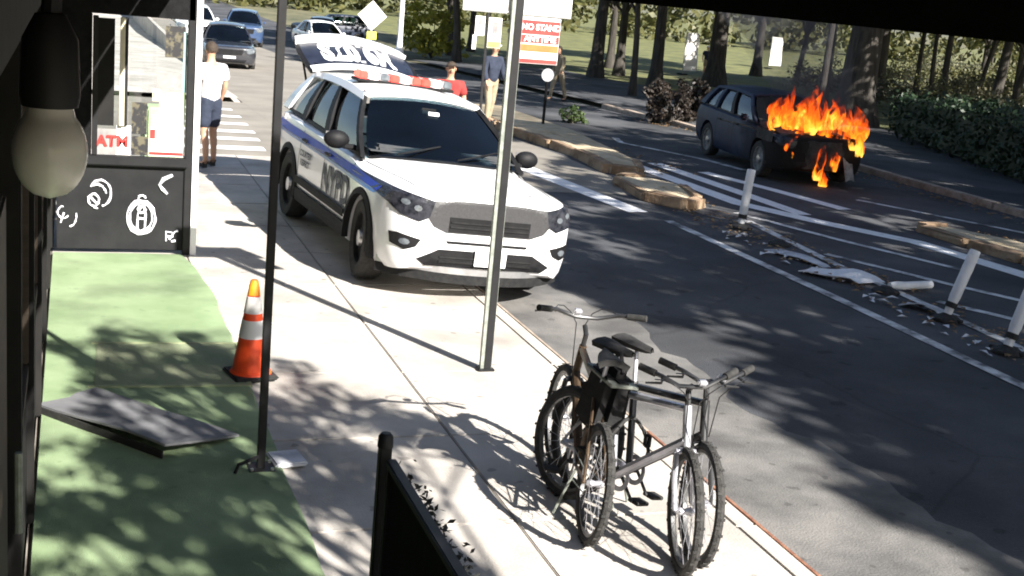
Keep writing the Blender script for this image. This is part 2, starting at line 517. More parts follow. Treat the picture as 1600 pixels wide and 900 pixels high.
# ================================================================== THE SETTING
ys_far = [-60, -20, 0, 10, 22, 40, 60, 80, 150, 400]
sheet("park_ground", [-150, -40, 0, 20, 60, 150, 300], ys_far, -0.03, "park_soil")
road = MB()
road.grid([[(x, y, gz(y)) for x in (3.99, 9, 15.5)] for y in [-40, 0, 12, 22, 50, 80, 160]])
road_o = road.build("road", "asphalt")
if road_o.data.polygons[0].normal.z < 0:
    road_o.data.flip_normals()
tag(road_o, kind='structure')
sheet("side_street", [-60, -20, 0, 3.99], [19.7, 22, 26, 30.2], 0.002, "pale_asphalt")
# the crossing and the street beyond it carry an older, bleached surface
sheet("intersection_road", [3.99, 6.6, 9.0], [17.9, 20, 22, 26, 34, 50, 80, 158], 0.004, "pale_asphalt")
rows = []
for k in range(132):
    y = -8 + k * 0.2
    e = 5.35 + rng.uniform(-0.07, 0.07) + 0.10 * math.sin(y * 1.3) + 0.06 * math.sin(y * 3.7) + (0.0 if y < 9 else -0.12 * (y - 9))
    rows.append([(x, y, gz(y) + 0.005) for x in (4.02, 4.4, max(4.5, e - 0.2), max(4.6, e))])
sunlit_band = MB().grid(rows).build("sunlit_road_band", "sunlit_asphalt")  # paler band paints in the sunlit part of the road beside the kerb
if sunlit_band.data.polygons[0].normal.z < 0:
    sunlit_band.data.flip_normals()
tag(sunlit_band, kind='structure')
sheet("lawn", [24, 40, 80, 200], [34, 50, 80, 150, 380], -0.02, "lawn")

def stripe(name, pts, w, material="road_paint", dz=0.008, parent=None):
    """painted band along a polyline on the road"""
    L_, R_ = [], []
    P = [Vector((p[0], p[1], 0)) for p in pts]
    fine = []
    for a, b in zip(P, P[1:]):
        n = max(1, int((b - a).length / 1.5))
        fine += [a.lerp(b, k / n) for k in range(n)]
    fine.append(P[-1])
    for i, p in enumerate(fine):
        t = (fine[min(i + 1, len(fine) - 1)] - fine[max(i - 1, 0)]).normalized()
        nrm = Vector((-t.y, t.x, 0))
        ww = w * (1 + rng.uniform(-0.06, 0.06))
        for side, arr in ((1, L_), (-1, R_)):
            q = p + nrm * side * ww / 2
            arr.append((q.x, q.y, gz(q.y) + dz))
    mb = MB()
    mb.grid([L_, R_])
    o = mb.build(name, material, parent)
    if o.data.polygons[0].normal.z < 0:
        o.data.flip_normals()
    return o

stripe("lane_line", [(8.20, 2.0), (8.20, 8.4), (8.24, 11.5), (8.22, 15.8)], 0.15, "worn_paint", parent=road_o)
stripe("lane_line", [(8.02, 16.4), (7.80, 18.5), (7.55, 21.0)], 0.36, parent=road_o)
stripe("lane_line", [(8.95, 4.0), (9.12, 9.5), (9.22, 11.0), (9.32, 13.2), (9.6, 16.0)], 0.14, "worn_paint", parent=road_o)
stripe("lane_line", [(10.12, 21.3), (10.28, 17.4), (10.9, 16.0), (11.65, 14.7), (11.9, 12.7), (12.0, 9.0)], 0.36, parent=road_o)
stripe("lane_line", [(10.72, 21.6), (10.88, 18.4), (10.95, 16.6)], 0.30, parent=road_o)
stripe("lane_line", [(11.3, 20.7), (11.75, 19.0), (12.1, 17.2)], 0.28, parent=road_o)
stripe("lane_line", [(9.75, 16.6), (10.35, 14.8), (11.1, 13.0)], 0.13, "worn_paint", parent=road_o)
stripe("lane_line", [(9.55, 13.8), (10.3, 12.2), (11.2, 10.6)], 0.13, "worn_paint", parent=road_o)
stripe("lane_line", [(9.5, 11.4), (10.2, 10.2), (10.9, 9.2)], 0.13, "worn_paint", parent=road_o)
stripe("lane_line", [(11.9, 26.2), (11.6, 25.2), (12.3, 22.6), (12.45, 21.2)], 0.16, "worn_paint", parent=road_o)
stripe("lane_line", [(13.0, 18.2), (14.6, 15.2), (15.3, 13.2)], 0.14, "worn_paint", parent=road_o)
for k, (y, x0, x1) in enumerate(((21.15, 1.6, 3.25), (22.35, 1.6, 3.32), (23.6, 1.7, 3.40), (25.0, 1.8, 3.45), (26.5, 1.9, 3.5), (28.1, 2.0, 3.5))):
    o = stripe("crosswalk_bar", [(x0, y), (x1, y)], 0.42, parent=bpy.data.objects["side_street"])

# pavement on the near side: concrete flags with open joints, kerb stones along the road
side = MB().box((1.92, 8.1, -0.16), (3.84, 23.0, 0.28)).build("sidewalk", "joint")
tag(side, kind='structure')
FW = 1.272
def flag_mesh(seed, lx, ly):
    r_ = random.Random(seed)
    mb = MB().box((0, 0, -0.018), (lx, ly, 0.036))
    return mb
for j in range(17):
    for i in range(3):
        x0, y0 = 0.02 + i * (FW + 0.01), -3.35 + j * 1.35
        mb = MB().box((0, 0, -0.02), (FW, 1.338, 0.04))
        o = mb.build("flagstone", "concrete", side, bevel=0.006)
        o.location = (x0 + FW / 2, y0 + 0.675, rng.uniform(-0.003, 0.001))
        o.rotation_euler = (rng.uniform(-0.0015, 0.0015), rng.uniform(-0.0015, 0.0015), 0)
kerbroot = tag(MB().box((3.92, 8.1, -0.24), (0.12, 23.0, 0.22)).build("kerb", "joint"), kind='structure')
for j in range(15):
    o = MB().box((0, 0, -0.075), (0.135, 1.53, 0.15)).build("kerb_stone", "concrete", kerbroot, bevel=0.012)
    o.location = (3.925, -2.6 + j * 1.54, rng.uniform(-0.002, 0.004))
    e = MB().box((0, 0, 0), (0.02, 1.53, 0.11)).build("steel_edge", "rust_steel" if j < 7 else "kerb", kerbroot)
    e.location = (4.003, -2.6 + j * 1.54, -0.052)
far_pave = sheet("far_pavement", [-40, -10, 3.9], [30.3, 45, 70, 100], 0.10, "concrete")
MB().box((3.90, 65, -0.9), (0.16, 70, 1.1)).build("kerb_face", "concrete", far_pave)

# pavement along the park
park_pave = MB()
park_pave.grid([[(x, y, gz(y) + 0.11) for x in (15.75, 18, 23.5)] for y in (-20, 0, 12, 22, 34, 60)])
pp = park_pave.build("park_pavement", "asphalt")
if pp.data.polygons[0].normal.z < 0:
    pp.data.flip_normals()
tag(pp, kind='structure')
pk = tag(MB().box((15.62, 0, -0.2), (0.2, 44, 0.2)).build("park_kerb", "joint"), kind='structure')
for j in range(20):
    y = 4 + j * 1.62
    o = MB().box((0, 0, 0), (0.22, 1.6, 0.22)).build("kerb_stone", "kerb", pk, bevel=0.02)
    o.location = (15.62, y, gz(y) + 0.01 + rng.uniform(-0.008, 0.008))

# traffic islands: earth heaped behind a rim of rough kerb stones
def island(name, poly, rim, h, label):
    root = empty(name, (poly[0][0], poly[0][1], gz(poly[0][1])))
    tag(root, label, "traffic island")
    ox, oy, oz = root.location
    cx = sum(p[0] for p in poly) / len(poly); cy = sum(p[1] for p in poly) / len(poly)
    rows = []
    for k, s in enumerate((1.0, 0.985, 0.7, 0.35, 0.02)):
        ring = []
        for i, p in enumerate(poly + poly[:1]):
            q = (cx + (p[0] - cx) * s, cy + (p[1] - cy) * s)
            z = gz(q[1]) + (-0.02 if k == 0 else h * (0.9 + 0.12 * math.sin(3.1 * i + k)) + 0.03 * k / 4)
            ring.append((q[0] - ox, q[1] - oy, z - oz))
        rows.append(ring)
    MB().grid(rows).build("earth_bed", "sandy", root, smooth=False)
    for a, b in zip(rim, rim[1:]):
        a, b = Vector((*a, 0)), Vector((*b, 0))
        n = max(1, round((b - a).length / 1.15))
        ang = math.atan2(b.y - a.y, b.x - a.x)
        for k in range(n):
            c = a.lerp(b, (k + 0.5) / n)
            ln = (b - a).length / n * rng.uniform(0.9, 0.98)
            hh = h + rng.uniform(0.01, 0.05)
            o = MB().box((0, 0, hh / 2), (ln, rng.uniform(0.17, 0.24), hh), taper=0.94).build("kerb_stone", "stone_brown", root, bevel=0.014)
            for v in o.data.vertices:
                v.co += Vector((rng.uniform(-0.02, 0.02), rng.uniform(-0.02, 0.02), rng.uniform(-0.022, 0.012)))
            o.location = (c.x - ox, c.y - oy, gz(c.y) - oz - 0.005)
            o.rotation_euler = (0, 0, ang + rng.uniform(-0.05, 0.05))
    return root
isl1 = [(9.62, 32.5), (9.25, 25.8), (9.28, 22.0), (9.15, 20.1), (9.6, 19.85), (10.05, 21.0), (10.75, 26.0), (11.2, 32.5)]
island("planted_island", isl1, [(9.62, 32.5), (9.25, 25.8), (9.28, 22.0), (9.15, 20.1), (9.6, 19.85), (10.05, 21.0)], 0.15,
       "long sandy traffic island with brown stone kerb behind the police car's bonnet")
isl2 = [(8.82, 19.0), (8.62, 17.4), (9.0, 16.75), (9.35, 17.0), (9.62, 18.3), (9.35, 19.2)]
island("stone_island", isl2, [(9.35, 19.2), (8.82, 19.0), (8.62, 17.4), (9.0, 16.75), (9.35, 17.0), (9.62, 18.3)], 0.13,
       "small broken stone island at the end of the long sandy one")
isl3 = [(12.3, 15.5), (12.45, 13.4), (12.5, 10.0), (12.5, 6.0), (13.6, 6.0), (13.5, 11.0), (13.2, 14.6), (12.8, 15.6)]
island("leafy_island", isl3, [(12.8, 15.6), (12.3, 15.5), (12.45, 13.4), (12.5, 10.0), (12.5, 6.0)], 0.10,
       "leaf-strewn island with stone kerb beside the bike lane at the picture's right edge")

# fallen leaves and grit lying about: uncountable
def litter(name, label, spots, n, size, material, zoff=0.012):
    vs_, fs_ = [], []
    r_ = random.Random(hash(name) % 1000 if False else len(name) * 13)
    for k in range(n):
        x0, x1, y0, y1 = spots[r_.randrange(len(spots))]
        x, y = r_.uniform(x0, x1), r_.uniform(y0, y1)
        s = size * r_.uniform(0.5, 1.4)
        a = r_.uniform(0, 6.28)
        z = gz(y) + zoff + r_.uniform(0, 0.015)
        o = len(vs_)
        for dx, dy, dz in ((-1, 0, 0), (0, -0.5, 0.3), (1, 0, 0.1), (0, 0.5, 0.35)):
            vs_.append((x + s * (dx * math.cos(a) - dy * math.sin(a)), y + s * (dx * math.sin(a) + dy * math.cos(a)), z + s * dz))
        fs_.append((o, o + 1, o + 2, o + 3))
    mb = MB()
    mb.v, mb.f = vs_, fs_
    me = bpy.data.meshes.new(name)
    me.from_pydata(vs_, [], fs_)
    o = link(name, me, material)
    return tag(o, label, "leaves", kind='stuff')
litter("fallen_leaves", "dry brown leaves strewn over the islands, gutters and park verge",
       [(12.3, 13.6, 6, 15.5), (9.2, 11.0, 20, 32), (14.8, 15.6, 8, 32), (15.8, 23, 12, 34), (8.6, 9.6, 8, 19), (20, 50, 30, 60)], 3200, 0.045, "leaf_dry", 0.02)

# ================================================================== STOREFRONT ON THE LEFT
shop = empty("storefront", (0, 4, 0), label="black storefront wall running along the left edge of the pavement", cat="building")
MB().box((-4.0, 2.2, 7.45), (7.9, 18.0, 15.1)).build("wall", "facade_dark", shop)  # height added above the view to block sky light
for j in range(11):
    y = -5.6 + j * 1.6 - 0.0
    if j in (3, 8):
        d = MB().box((-0.028, y + 0.8, 1.05), (0.04, 1.0, 2.06)).build("door", "facade_brown", shop, bevel=0.01)
        MB().tube([(0.035, y + 1.15, 0.9), (0.035, y + 1.15, 1.2)], 0.014).build("handle", "galvanised", d)
    else:
        MB().box((-0.028, y + 0.8, 0.42), (0.05, 1.5, 0.72)).build("panel", "facade_dark", shop, bevel=0.012)
        w = MB().box((-0.035, y + 0.8, 1.62), (0.02, 1.42, 1.5)).build("window", "interior", shop)
        for z in (0.85, 2.40):
            MB().box((-0.025, y + 0.8, z), (0.06, 1.52, 0.07)).build("frame_rail", "facade_brown", w, bevel=0.006)
        for yy in (0.06, 1.54):
            MB().box((-0.024, y + yy, 1.62), (0.06, 0.06, 1.46)).build("frame_stile", "facade_brown", w, bevel=0.006)
    MB().box((-0.01, y, 1.5), (0.08, 0.12, 2.96)).build("pilaster", "facade_dark", shop, bevel=0.008)
MB().box((-0.02, 2.4, 2.72), (0.10, 17.4, 0.30)).build("fascia", "facade_dark", shop, bevel=0.01)

# awning on its posts along the shop front
aw = empty("shop_awning", (0, 4, 2.9), label="black shop awning whose lower edge cuts across the top of the view", cat="awning")
MB().grid([[(-0.04, y, 0.76), (0.66, y, 0.55), (1.25, y, 0.36)] for y in (-8, -4, 0, 4, 9.4)], 0.02).build("canopy", "black_matt", aw)
MB().box((1.28, 0.7, 0.185), (0.03, 17.4, 0.36)).build("valance", "black_matt", aw)
MB().box((1.302, 0.7, 0.012), (0.016, 17.4, 0.014)).build("valance_hem", "charcoal", aw)
MB().box((1.302, 0.7, 0.095), (0.012, 17.4, 0.008)).build("valance_seam", "charcoal", aw)
for y in (-7.5, -4, -0.4, 2.9, 8.2):
    MB().tube([(0.05, y, 0.34), (1.26, y, 0.33)], 0.016).build("rafter", "black_paint", aw)

def awning_post(x, y, label, plate=True):
    p = empty("awning_post", (x, y, 0), label=label, cat="post")
    MB().box((0, 0, 1.62), (0.046, 0.046, 3.22)).build("shaft", "black_paint", p, bevel=0.004)
    b = MB().box((0, 0, 0.018), (0.16, 0.16, 0.012)).build("base_plate", "black_paint", p, bevel=0.003)
    for dx in (-0.06, 0.06):
        for dy in (-0.06, 0.06):
            MB().lathe([(0.0, 0.014), (0.011, 0.014), (0.011, 0.0), (0, 0)], (dx, dy, 0.024), n=6).build("bolt", "galvanised", b)
    MB().tube([(-0.02, -0.03, 0.10), (-0.14, -0.07, 0.07), (-0.16, -0.08, 0.02)], 0.011, 6).build("tie_hook", "black_paint", p)
    return p
awning_post(1.27, 6.98, "thin black awning post standing at the edge of the green mat")
pad = MB().box((0, 0, 0.02), (0.20, 0.22, 0.03)).build("ballast_pad", "dirty_white", None, bevel=0.01)
pad.location = (1.44, 7.08, 0.006)
pad.rotation_euler = (0, 0, 0.15)
tag(pad, "white ballast pad beside the foot of the thin black awning post", "pad")

# hanging lamp near the camera
pl = empty("pendant_bulb", (0.186, 1.1, 2.69), label="large grey frosted bulb hanging from a black socket under the awning", cat="lamp")
prof = []
for k in range(21):
    t = k / 20
    if t < 0.80:
        r_ = 0.0300 * math.sqrt(max(0.0, 1 - ((t - 0.46) / 0.46) ** 2))
    else:
        r_ = 0.0300 * math.sqrt(1 - (0.34 / 0.46) ** 2) - (t - 0.80) * 0.02
    prof.append((max(r_, 0.0004), 0.086 * t))
MB().lathe(prof, (0, 0, 0.018), n=32).build("bulb", "bulb_glass", pl, smooth=True)
MB().lathe([(0.0, 0.0), (0.022, 0.0), (0.024, 0.01), (0.022, 0.055), (0.012, 0.075), (0.0, 0.078)], (0, 0, 0.095), n=20).build("socket", "black_paint", pl, smooth=True)
MB().tube([(0, 0, 0.16), (0.01, 0, 0.35), (0.0, 0, 0.55)], 0.008).build("flex", "black_paint", pl)
# green mat and the worn hatch let into it
turf = MB()
def turf_edge(y):
    return 1.40 if y < 10.9 else 1.40 - 0.16 * ((y - 10.9) / 1.7) ** 1.6
rows = []
for k in range(60):
    y = -2.5 + k * (15.08 / 59)
    e = turf_edge(y) + 0.008 * math.sin(y * 5.3) + 0.006 * math.sin(y * 11.7)
    rows.append([(x, y, 0.012 + 0.003 * math.sin(x * 9 + y * 4)) for x in (0.03, 0.4, 0.8, 1.15, e - 0.01)] + [(e, y, 0.003)])
tm = turf.grid(rows, 0.008).build("turf_mat", "turf", smooth=True)
tag(tm, "green artificial turf mat along the foot of the black storefront", "mat")
hatch = empty("cellar_hatch", (0.88, 9.0, 0.016), (0, 0, R(-2)), "worn tan hatch cover let into the green mat behind the grey board", "hatch")
MB().box((0, 0, 0.004), (1.02, 0.98, 0.012)).build("cover", "worn_board", hatch, bevel=0.003)
for c, s in (((0, -0.51, 0.005), (1.10, 0.035, 0.016)), ((0.53, 0, 0.005), (0.035, 0.98, 0.016)), ((0, 0.51, 0.005), (1.10, 0.03, 0.014))):
    MB().box(c, s).build("edge_strip", "yellow_edge", hatch)

# grey board lying on the mat, its front edge lifted
bd = empty("loose_board", (0.55, 7.76, 0.02), (0, 0, R(-50)), "warped grey board lying on the green mat, front edge lifted", "board")
rows = []
for i in range(13):
    x = -0.57 + 1.14 * i / 12
    row = []
    for j in range(7):
        y = -0.24 + 0.52 * j / 6
        lift = 0.055 * (1 - (y + 0.24) / 0.52) ** 1.2 * (0.7 + 0.3 * math.sin(1 + x * 2.2)) + 0.012 * math.sin(x * 4.0)
        row.append((x + 0.10 * (j / 6) * (1 if i > 9 else 0) - (0.05 if i == 0 and j > 3 else 0), y, 0.03 + max(0.0, lift)))
    rows.append(row)
MB().grid(rows, 0.014).build("sheet", "board_grey", bd, smooth=True)
rows = [[(x, -0.245, 0.0) for x in (-0.57, 0, 0.56)], [(x, -0.243, 0.045) for x in (-0.57, 0, 0.56)]]
MB().grid(rows, 0.01).build("edge_lip", "rubber", bd)

# glazed partition across the mat: dark lower panel with chalk doodles, window above
part = empty("glazed_partition", (0, 12.65, 0), label="black partition with a poster-covered window above a doodled charcoal panel", cat="partition")
MB().box((0.66, 0.03, 0.49), (1.20, 0.05, 0.90)).build("lower_panel", "charcoal", part, bevel=0.006)
MB().box((0.66, 0.0, 0.93), (1.24, 0.12, 0.09)).build("sill", "charcoal", part, bevel=0.01)
MB().box((0.66, 0.03, 2.72), (1.30, 0.10, 0.80)).build("header", "black_matt", part)
MB().box((0.19, 0.03, 1.64), (0.36, 0.08, 1.36)).build("blank_panel", "black_matt", part, bevel=0.006)
MB().box((1.285, 0.03, 1.56), (0.07, 0.10, 3.12)).build("corner_post", "black_paint", part, bevel=0.006)
MB().box((1.352, 0.02, 1.56), (0.058, 0.10, 3.12)).build("corner_strip", "white_metal", part)
MB().box((0.40, 0.0, 1.64), (0.05, 0.07, 1.32)).build("stile", "black_paint", part, bevel=0.004)
MB().box((0.645, 0.0, 1.785), (0.045, 0.05, 1.03)).build("mullion", "cream", part, bevel=0.004)
MB().box((0.682, 0.02, 1.785), (0.03, 0.05, 1.03)).build("mullion_gasket", "black_paint", part)
MB().box((0.53, 0.045, 1.64), (0.22, 0.006, 1.32)).build("pane", "pane_glass", part)
MB().box((0.98, 0.045, 1.64), (0.54, 0.006, 1.32)).build("pane", "pane_glass", part)
def poster(x0, x1, z0, z1, m_, y=0.036):
    return MB().box(((x0 + x1) / 2, y, (z0 + z1) / 2), (x1 - x0, 0.004, z1 - z0)).build("poster", m_, part)
p1 = poster(0.42, 0.66, 0.985, 1.23, "poster_grey", 0.030)
p1b = poster(0.60, 0.735, 0.983, 1.27, "poster_white", 0.024)
lettering("letters", "ATM", 0.145, "red_print", p1, (0.565, 0.018, 1.11), (1, 0, 0), (0, 0, 1), bold=0.006)
poster(0.42, 0.575, 1.26, 2.28, "facade_dark", 0.040)
poster(0.74, 0.885, 1.19, 1.50, "poster_dark")
poster(0.745, 0.90, 0.985, 1.17, "poster_dark", 0.030)
poster(1.00, 1.24, 1.30, 1.62, "poster_green")
pr = poster(0.91, 1.24, 0.985, 1.27, "poster_white", 0.030)
MB().box((0.94, 0.024, 1.20), (0.05, 0.004, 0.09)).build("print_block", "red_print", pr)
MB().box((1.07, 0.026, 1.01), (0.32, 0.004, 0.03)).build("print_block", "red_print", pr)
poster(0.97, 1.20, 1.64, 1.80, "poster_grey")
poster(0.93, 1.00, 1.52, 1.64, "cream", 0.032)
poster(1.04, 1.23, 1.95, 2.25, "poster_dark", 0.040)
poster(1.21, 1.245, 1.62, 2.20, "poster_teal", 0.034)
def doodle(paths, rad=0.011):
    mb = MB()
    for p in paths:
        mb.tube([(x + rng.uniform(-0.004, 0.004), -0.002, z + rng.uniform(-0.004, 0.004)) for x, z in p], [rad * rng.uniform(0.55, 1.35) for _ in p], 6)
    return mb.build("chalk_doodle", "chalk_white", part)
def arc(cx, cz, rx, rz, a0, a1, n=14):
    return [(cx + rx * math.cos(R(a0 + (a1 - a0) * k / n)), cz + rz * math.sin(R(a0 + (a1 - a0) * k / n))) for k in range(n + 1)]
doodle([arc(0.46, 0.60, 0.10, 0.13, 150, -80), arc(0.43, 0.585, 0.085, 0.10, 120, 10), arc(0.40, 0.53, 0.05, 0.06, 0, 360), [(0.37, 0.56), (0.42, 0.50)], [(0.40, 0.46), (0.44, 0.45)]])
doodle([arc(0.845, 0.37, 0.135, 0.17, 0, 360, 22), arc(0.845, 0.375, 0.108, 0.14, 0, 360, 20), [(0.81, 0.24), (0.81, 0.40), (0.83, 0.46), (0.87, 0.47), (0.885, 0.40), (0.885, 0.25)],
        [(0.815, 0.36), (0.88, 0.36)], arc(0.85, 0.45, 0.035, 0.035, 0, 360), arc(0.85, 0.56, 0.035, 0.03, 0, 180), [(0.75, 0.28), (0.84, 0.20), (0.94, 0.27)]])
doodle([[(1.14, 0.80), (1.05, 0.76), (1.01, 0.70), (1.04, 0.66), (1.09, 0.61)]], 0.016)
doodle([[(1.09, 0.14), (1.09, 0.23), (1.15, 0.22)], [(1.12, 0.15), (1.17, 0.23), (1.20, 0.24)], [(1.09, 0.18), (1.16, 0.18)], [(1.14, 0.13), (1.18, 0.14)]], 0.011)
doodle([arc(0.17, 0.36, 0.07, 0.10, -80, 20), [(0.10, 0.30), (0.13, 0.40)], arc(0.12, 0.40, 0.05, 0.06, 90, 330)], 0.008)

# things seen through the partition window
gb = empty("newspaper_box", (1.22, 15.6, 0), (0, 0, 0.1), "pale green newspaper box seen through the partition window", "box")
MB().box((0, 0, 0.72), (0.45, 0.42, 0.86)).build("case", "poster_green", gb, bevel=0.03)
MB().box((0, 0, 0.14), (0.3, 0.3, 0.28)).build("pedestal", "black_matt", gb)
MB().box((0, -0.215, 0.88), (0.34, 0.02, 0.36)).build("display_door", "poster_white", gb, bevel=0.01)

# ================================================================== VEHICLES
def catmull(rows, sub=4):
    out = []
    n = len(rows)
    for i in range(n - 1):
        p0, p1, p2, p3 = rows[max(i - 1, 0)], rows[i], rows[i + 1], rows[min(i + 2, n - 1)]
        for k in range(sub):
            t = k / sub
            out.append([0.5 * (2 * b + (c - a) * t + (2 * a - 5 * b + 4 * c - d) * t * t + (3 * b - a - 3 * c + d) * t ** 3)
                        for a, b, c, d in zip(p0, p1, p2, p3)])
    out.append(list(rows[-1]))
    return out

# x, ztop, zedge, hwtop, hwmid, zmid, hwbot, zbot
ST_SUV = [
    (2.45, 0.985, 0.960, 0.50, 0.58, 0.68, 0.56, 0.42),
    (2.41, 1.030, 1.005, 0.66, 0.76, 0.68, 0.73, 0.34),
    (2.31, 1.062, 1.030, 0.77, 0.89, 0.70, 0.86, 0.29),
    (2.08, 1.095, 1.050, 0.83, 0.97, 0.72, 0.94, 0.27),
    (1.62, 1.130, 1.065, 0.85, 0.995, 0.74, 0.965, 0.26),
    (1.12, 1.165, 1.090, 0.86, 0.985, 0.76, 0.955, 0.26),
    (0.85, 1.165, 1.130, 0.87, 0.98, 0.77, 0.95, 0.26),
    (0.0, 1.17, 1.155, 0.88, 0.98, 0.78, 0.95, 0.26),
    (-1.0, 1.19, 1.18, 0.88, 0.985, 0.80, 0.955, 0.26),
    (-1.6, 1.21, 1.20, 0.87, 0.995, 0.82, 0.96, 0.27),
    (-2.2, 1.22, 1.21, 0.84, 0.97, 0.82, 0.93, 0.30),
    (-2.5, 1.19, 1.17, 0.78, 0.90, 0.80, 0.86, 0.36),
    (-2.60, 1.10, 1.06, 0.70, 0.80, 0.76, 0.76, 0.44),
]

def half_profile(s):
    x, zt, ze, ht, hm, zm, hb, zb = s
    return [(0, zt), (0.45 * ht, zt - 0.1 * (zt - ze)), (0.8 * ht, zt - 0.35 * (zt - ze)), (ht, ze - 0.012), (0.5 * (ht + hm) + 0.01, ze - 0.05),
            (hm * 0.992, ze - 0.5 * (ze - zm)), (hm, zm), (hm * 0.995, 0.5 * (zm + zb)), (hb, zb + 0.07), (hb * 0.95, zb), (0, zb)]

def body_shell(stations, sx=1, sy=1, sz=1):
    rows = []
    for s in catmull(stations, 4):
        h = half_profile(s)
        ring = [(s[0] * sx, -y * sy, z * sz) for y, z in h] + [(s[0] * sx, y * sy, z * sz) for y, z in h[-2:0:-1]]
        rows.append(ring + ring[:1])
    mb = MB()
    mb.grid(rows)
    n = len(rows[0]) - 1
    mb.v += []
    mb.f.append(tuple(range(n)))
    o = (len(rows) - 1) * (n + 1)
    mb.f.append(tuple(o + k for k in range(n)))
    return mb

def cut_arches(obj, xs, rad, zc, hw):
    cut = []
    for x in xs:
        for s in (-1, 1):
            c = MB().lathe([(0, -0.30), (rad, -0.30), (rad, 0.30), (0, 0.30)], (x, s * (hw - 0.02), zc), axis='Y', n=28).build("cutter", None)
            c.parent = obj.parent
            md = obj.modifiers.new("arch", 'BOOLEAN')
            md.operation = 'DIFFERENCE'
            md.object = c
            md.solver = 'EXACT'
            cut.append(c)
    bpy.context.view_layer.update()
    baked(obj)
    for c in cut:
        me = c.data
        bpy.data.objects.remove(c)
        bpy.data.meshes.remove(me)
    for p in obj.data.polygons:
        p.use_smooth = True
    obj.data.set_sharp_from_angle(angle=R(38))
    return obj

def wheel_into(parent, x, y, zc, rad, width, side, rim_mat="cladding", hub_mat="silver", tyre_mat="tyre", steer=0.0):
    w = empty("wheel", (x, y, zc), (0, 0, steer))
    w.parent = parent
    h = width / 2
    prof = [(rad * 0.66, -h * 0.8), (rad * 0.80, -h), (rad * 0.94, -h * 0.92), (rad, -h * 0.6), (rad, h * 0.6), (rad * 0.94, h * 0.92), (rad * 0.80, h), (rad * 0.66, h * 0.8)]
    MB().lathe(prof, axis='Y', n=36).build("tyre", tyre_mat, w, smooth=True)
    s = side
    rp = [(rad * 0.67, s * h * 0.82), (rad * 0.63, s * h * 0.80), (rad * 0.60, s * h * 0.45), (rad * 0.40, s * h * 0.35), (rad * 0.24, s * h * 0.62), (0.001, s * h * 0.66)]
    MB().lathe(rp, axis='Y', n=28).build("rim", rim_mat, w, smooth=True)
    MB().lathe([(rad * 0.22, s * h * 0.63), (rad * 0.20, s * h * 0.86), (0.001, s * h * 0.92)], axis='Y', n=16).build("hub_cap", hub_mat, w, smooth=True)
    return w

class Caster:
    def __init__(self, obj):
        bm = bmesh.new()
        bm.from_mesh(obj.data)
        self.t = BVHTree.FromBMesh(bm)
        bm.free()
    def hit(self, o, d):
        return self.t.ray_cast(Vector(o), Vector(d))

def conform(name, caster, me_or_poly, place, direction, material, parent, off=0.006, maxlen=0.05, skirt=True):
    """lay a flat outline on the body: place(u, v) gives a start point outside, rays run along direction"""
    bm = bmesh.new()
    if isinstance(me_or_poly, bpy.types.Mesh):
        bm.from_mesh(me_or_poly)
    else:
        bm.faces.new([bm.verts.new((p[0], p[1], 0)) for p in me_or_poly])
    bmesh.ops.triangulate(bm, faces=bm.faces[:])
    for _ in range(6):
        es = [e for e in bm.edges if e.calc_length() > maxlen]
        if not es:
            break
        bmesh.ops.subdivide_edges(bm, edges=es, cuts=1)
        bmesh.ops.triangulate(bm, faces=[f for f in bm.faces if len(f.verts) > 3])
    d = Vector(direction).normalized()
    bad = []
    for v in bm.verts:
        st = Vector(place(v.co.x, v.co.y))
        loc, nrm, idx, dist = caster.hit(st, d)
        if loc is None:
            bad.append(v)
            continue
        if nrm.dot(d) > 0:
            nrm = -nrm
        v.co = loc + nrm * off
    if bad:
        bmesh.ops.delete(bm, geom=bad, context='VERTS')
    if skirt:
        be = [e for e in bm.edges if len(e.link_faces) == 1]
        r_ = bmesh.ops.extrude_edge_only(bm, edges=be)
        for v in [g for g in r_["geom"] if isinstance(g, bmesh.types.BMVert)]:
            v.co += d * (off * 1.6)
    bmesh.ops.recalc_face_normals(bm, faces=bm.faces)
    me = bpy.data.meshes.new(name)
    bm.to_mesh(me)
    bm.free()
    return link(name, me, material, parent)

